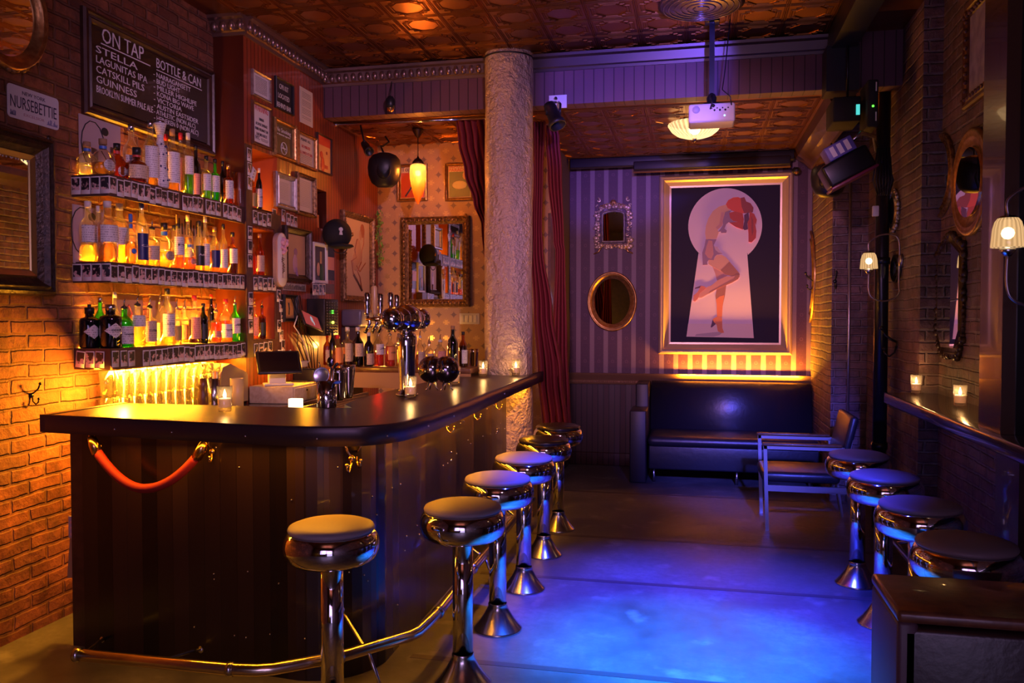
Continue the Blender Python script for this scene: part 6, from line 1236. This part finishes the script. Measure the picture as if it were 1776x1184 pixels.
shelf_row([(441, 520, 14, 'sq', 'c', 'p', 'gp', 'amber', .5, 0, None, (.1, .6)), (454, 523, 13, 'sq', 'a', 'k', 'kp', 'dark', .6)], 1.439, 'in the lower cubby', 'bottles in the cubbies', ('c', -3.13))
shelf_row([(567, 580, 14, 'std', 'a', 't', 'r', 'amber', .6, 1), (576, 573, 11, 'wine', 'k', None, 'k', None, 0, 1), (585, 583, 18, 'std', 'c', 'o', 'r', 'amber', .5, 0, None, (.1, .6)), (602, 569, 18, 'sq', 'c', 't', 'w', 'dark', .3, 0, None, (.12, .58)), (620, 569, 20, 'std', 'd', 't', 'w', 'dark', .5, 0, None, (.25, .58)), (639, 578, 17, 'std', 'k', 't', 'w', None, 0, 0, None, (.05, .38)), (656, 566, 19, 'std', 'c', 'w', 'sp', 'red', .4, 0, 'CAMPARI', (.32, .6)), (676, 572, 18, 'std', 'c', 'o', 'sp', 'red', .6, 0, 'APEROL', (.2, .58)), (691, 580, 10, 'tall', 'c', 'y', 'k', 'gold', .6),
  (728, 576, 16, 'std', 'c', 't', 'wp', 'amber', .4), (744, 586, 16, 'std', 'c', 't', 'cp', 'amber', .4, 0, None, (.1, .52)), (763, 583, 21, 'std', 'c', 'p', 'wp', 'clear', .3, 0, None, (.15, .58)), (785, 567, 18, 'wine', 'd', None, 'c', 'dark', .6), (803, 577, 15, 'wine', 'a', 'w', 'k', 'dark', .6, 1)],
  1.211, 'on the riser shelf', 'bottles on the riser shelf behind the bar', ('y', 6.14))
# ------------------------------------------------------------------ instant photos
pw_, ph_ = .057, .091
def proto():
    o = G().bbox((-pw_ / 2, -.0008, -ph_ / 2), (pw_ / 2, .0002, ph_ / 2), M('photo_border', (.74, .7, .7), .45), .0004, 1).build('instant_photo')
    q = G().add([(-pw_ * .42, -.0015, -ph_ * .26), (pw_ * .42, -.0015, -ph_ * .26), (pw_ * .42, -.0015, ph_ * .43), (-pw_ * .42, -.0015, ph_ * .43)], [(0, 1, 2, 3)], snap).build('image', o, fix=False); return o
ph0 = proto(); first = [True]; rr = random.Random(12)
def ph(loc, rz, label, group, tilt=0., s=1.):
    if first[0]: o = ph0; first[0] = False
    else:
        o = ph0.copy(); COL.objects.link(o)
        for c in ph0.children: d = c.copy(); COL.objects.link(d); d.parent = o
    o.location = loc; o.rotation_euler = (0, tilt, rz); o.scale = (s, 1, s); tag(o, label, 'photo', group)
GN = dict(top='topmost shelf edge', middle='middle shelf edge', bottom='lowest shelf edge')
for nm, (z1, z0) in SH.items():
    zc = (z1 + z0) / 2
    for i, x in enumerate([-3.25 + .06 * k for k in range(3 if nm == 'bottom' else 4)]):
        ph((x + (.012 if nm == 'bottom' else 0), 3.838 - .0003 * (i % 2), zc - (.0 if nm != 'bottom' else .002)), 0, 'instant photo, %s from the left on the short end of the %s' % (ORD[i], GN[nm]), 'instant photos on the short shelf ends', rr.uniform(-.12, .12) if nm == 'bottom' else rr.uniform(-.01, .01), 1.02 if nm != 'bottom' else .98)
    y = 3.878; i = 0
    while y < 5.18 and i < 30:
        if not (nm == 'bottom' and i == 3):
            ph((XW - .0025 + .0011 * (i % 2), y, zc - rr.uniform(-.004, .008)), PI / 2, 'instant photo, %s from the left on the long side of the %s' % (ORD[i], GN[nm]), 'instant photos on the long shelf edges', rr.uniform(-.04, .04), rr.uniform(.96, 1.04))
        y += rr.uniform(.05, .06) + (.03 if nm == 'top' and i in (10, 14, 17) else 0) + (.012 if nm == 'bottom' and i < 3 else 0); i += 1
    for i in range(4 + (nm == 'middle')):
        ph((XW + .0145 + .0011 * (i % 2), 5.312 + i * .066, zc + rr.uniform(-.006, .004)), PI / 2, 'instant photo, %s from the left below the %s cubby' % (ORD[i], {'top': 'upper', 'middle': 'middle', 'bottom': 'lower'}[nm]), 'instant photos below the cubbies', rr.uniform(-.05, .05))
for k, (z0, z1, w_) in enumerate(((1.45, 1.78, 'lower left upright'), (1.92, 2.24, 'middle left upright'), (2.38, 2.78, 'upper left upright'))):
    z = z1 - .05; i = 0
    while z > z0 + .03 and not (k == 2 and i == 3): ph((XW + .0145, 5.242 + rr.uniform(-.004, .004), z), PI / 2, 'instant photo, %s from the top on the %s of the cubbies' % (ORD[i], w_), 'instant photos on the cubby uprights', rr.uniform(-.04, .04)); z -= .098; i += 1
z = 1.76
for i in range(7): ph((XW + .0145 + .001 * (i % 2), 5.645 + .03 * (i % 3) + rr.uniform(-.005, .005), z), PI / 2, 'instant photo, %s from the top in the ragged column right of the lower cubby' % ORD[i], 'instant photos on the cubby uprights', rr.uniform(-.06, .06)); z -= .075
for i, (u, v) in enumerate(((475, 373), (483, 385), (491, 374), (499, 380), (506, 383), (512, 386))): ph(tuple(P(u, v, x=XW) + Vector((.0035 + .001 * (i % 2), 0, 0))), PI / 2, 'instant photo, %s from the left in the cluster above the brown carved frame' % ORD[i], 'instant photos above the brown carved frame', rr.uniform(-.15, .15))
for i, u in enumerate((545, 550, 556, 562)): ph(tuple(P(u, 502, x=XW + .0735)), PI / 2, 'instant photo, %s from the left on the tiny photo ledge' % ORD[i], 'instant photos on the tiny ledge', 0)
pc = E('playing_card', tuple(P(436, 302, x=XW) + Vector((.016, 0, 0))), 'tilted playing card with three spades pinned by the upper cubby', 'playing card', None, PI / 2); pc.rotation_euler = (0, .45, PI / 2)
G().bbox((-.03, -.001, -.045), (.03, 0, .045), white, .0004, 1).build('card', pc); g = G()
for z in (-.025, 0, .025): g.add([(-.007, -.002, z - .004), (.007, -.002, z - .004), (0, -.002, z + .009)], [(0, 1, 2)], ink)
g.build('spades', pc)
# ------------------------------------------------------------------ glasses and register on the back counter
cgl = glassy('bar_glass', (.96, .95, .9), .08, .10)
def pint(loc, label, group, h=.15, r0=.031, r1=.043):
    t = E('beer_glass', tuple(loc), label, 'glass', group); G().lathe([(0, .001), (r0, .001), (r1, h), (r1 - .002, h), (r0 - .001, .014), (0, .012)], cgl, 20, cap=False).build('glass_body', t); return t
a0 = None; cnt = 0
for lvl in (0, 1):
    for rw_ in (0, 1):
        for i in range(7):
            loc = (-3.2 + rw_ * .1, 3.99 + i * .094, 1.002 + lvl * .151); l = 'pint glass in the %s tier, %s row, %s from the left' % (('lower', 'upper')[lvl], ('back', 'front')[rw_], ORD[i])
            if a0 is None: a0 = pint(loc, l, 'stacked pint glasses')
            else: dup(a0, loc, 0, l)
a1_ = None
for lvl in range(4):
    for i in range(5):
        loc = (-3.1 + (i % 2) * .09, 4.64 + (i // 2) * .085 + (i % 2) * .03, 1.002 + lvl * .076); l = 'short tumbler, %s tier from the bottom, %s of the tumbler stack' % (ORD[lvl], ORD[i])
        if a1_ is None: a1_ = pint(loc, l, 'stacked tumblers', .075, .034, .04); a1_.name = 'tumbler'
        else: dup(a1_, loc, 0, l)
tan = M('tan_plastic', (.34, .24, .12), .45)
p = P(376, 662, x=-3.05); t = E('receipt_printer', (-3.15, 5.02, 1.001), 'tan curved receipt printer box on the back counter', 'printer')
g = G(); pr_ = [(-.17, 0), (-.17, .2), (-.14, .25), (-.05, .27), (.15, .2), (.17, .18), (.17, 0)]; n = 7
g.add([(x, y, z + .02) for x in (-.12, .12) for y, z in pr_], [(i, (i + 1) % n, (i + 1) % n + n, i + n) for i in range(n)] + [tuple(range(n)), tuple(range(n, 2 * n))], tan); g.build('case', t); G().box((-.04, .02, .262), (.04, .1, .267), black).build('paper_slot', t); G().bbox((-.1, -.14, 0), (.1, .15, .022), black, .004).build('base', t)
t = E('till_drawer', (-2.88, 5.43, 1.001), 'pale wooden till drawer box on the back counter', 'cash drawer', None, math.radians(4))
G().bbox((-.16, -.23, 0), (.16, .23, .12), M('whitewashed_wood', (.6, .5, .36), .5, bump=(40, .2), col2=(.5, .38, .25), ns=30), .006).build('box', t); G().bbox((.158, -.21, .015), (.166, .21, .105), M('whitewashed_wood'), .003).build('drawer_front', t); G().ball((.17, 0, .08), .008, black, 8).build('lock', t); G().box((-.1, .15, .121), (.1, .2, .13), black).build('paper_tray', t)
t = E('register_screen', (-2.86, 5.30, 1.123), 'dark tilted register screen on a pale stand above the till drawer', 'tablet', None, math.radians(35))
rt3 = Matrix.Rotation(math.radians(-48), 3, 'X'); g = G().bbox((-.15, -.012, -.11), (.15, .008, .11), black, .01); g.v = [rt3 @ p + Vector((0, -.04, .16)) for p in g.v]; g.build('screen_case', t)
g = G().box((-.13, -.0135, -.09), (.13, -.0125, .09), M('black_screen', (.01, .008, .01), .12)); g.v = [rt3 @ p + Vector((0, -.04, .16)) for p in g.v]; g.build('screen', t); G().bbox((-.07, -.03, .01), (.05, .03, .13), ivory, .01).bbox((-.1, -.06, -.001), (.1, .08, .015), ivory, .005).build('stand', t)
for u, v, w_, h_, m_, l, nm in ((352, 690, .03, .14, mid_wood, 'wooden pepper mill among the glasses', 'pepper_mill'), (371, 690, .036, .10, steel, 'steel straw canister behind the bar candle', 'canister'), (411, 690, .04, .09, M('cup_cream', (.6, .45, .2), .4), 'cream cup right of the bar candle', 'cup')):
    p = P(u, v, x=-2.86); t = E(nm, (p.x, p.y, 1.001), l, nm.replace('_', ' ')); hh = P(u, v - 34, x=-2.86).z - 1.0
    G().lathe([(0, 0), (w_, 0), (w_, hh * .6), (w_ * .7, hh * .7), (w_, hh * .8), (w_ * .6, hh), (0, hh)] if nm == 'pepper_mill' else [(0, 0), (w_, 0), (w_ * 1.05, hh), (w_ * .95, hh), (w_ * .9, .01), (0, .01)], m_, 20, cap=False).build('body', t)
    if nm == 'canister':
        g = G(); rr = random.Random(3)
        for i in range(14): g.tube([(rr.uniform(-.015, .015), rr.uniform(-.015, .015), .01), (rr.uniform(-.035, .035), rr.uniform(-.035, .035), hh + rr.uniform(.02, .05))], .003, LAB['o'] if i % 2 else ivory, 5)
        g.build('straws', t)
t = E('menu_lamp', tuple(P(545, 705, z=1.0).lerp(P(545, 700, z=1.0), .5)), 'small glowing white light box behind the tool cup', 'light box'); t.location = (-2.1, 4.08, 1.002)
G().bbox((-.035, -.02, 0), (.035, .02, .16), M('glowing_white', (1, .9, .6), .5, emit=(1, .78, .4), es=3), .004).build('lit_panel', t); G().bbox((-.04, -.02, -.001), (.04, .025, .01), black, .002).build('base', t)
g = G().bbox((-3.04, 5.86, 1.001), (-2.86, 6.0, 1.2), black, .01); tag(g.build('coffee_grinder'), 'black box appliance at the right end of the back counter', 'appliance')
t = E('candy_box', (-3.16, 6.42, 2.342), 'orange patterned box inside the small square wall recess', 'box'); G().bbox((-.09, -.05, 0), (.06, .05, .12), LAB['o'], .004).build('box', t); G().bbox((-.04, -.03, .12), (.05, .03, .15), LAB['p'], .01).build('cloth', t)

# ------------------------------------------------------------------ finer nesting: details belong to the part that carries them
CARRY = dict(label_lettering=('label',), flame=('wax',), carved_ornament=('frame',), printed_text=('printed_sheet', 'typed_sheet'), lettering=('printed_sheet', 'cover', 'board'), printed_figure=('printed_sheet', 'cover'), printed_figures=('photo',),
    no_smoking_symbol=('printed_sheet',), red_banner=('printed_sheet',), chalk_figure=('drawing_sheet',), painted_figure=('printed_sheet',), cover_picture=('cover',), chalk_lettering=('slate',), chalk_underlines=('slate',), screen_figure=('screen',), drawn_lines=('card',), pour_spout=('stopper',),
    plate_letters=('plate',), state_name=('plate',), motto=('plate',), printed_skyline=('plate',), printed_mark=('card',), blue_pattern=('body',), spades=('card',), finial=('glass_dish',), painted_lettering=('board',), blossoms=('board',), printed_label=('control_box',), lock=('drawer_front',), switch=('plate',), printed_block=('card',), worn_lettering=('strip',), painted_script=('mirror_glass',))
for o in list(COL.objects):
    if o.parent or o.type != 'EMPTY': continue
    kids = {}
    for c in o.children: kids.setdefault(c.name.split('.')[0], []).append(c)
    for c in list(o.children):
        for want in CARRY.get(c.name.split('.')[0], ()):
            if want in kids and kids[want][0] is not c:
                w_ = kids[want][0]
                if w_.location.length < 1e-6 and w_.matrix_parent_inverse == Matrix.Identity(4): c.parent = w_; break
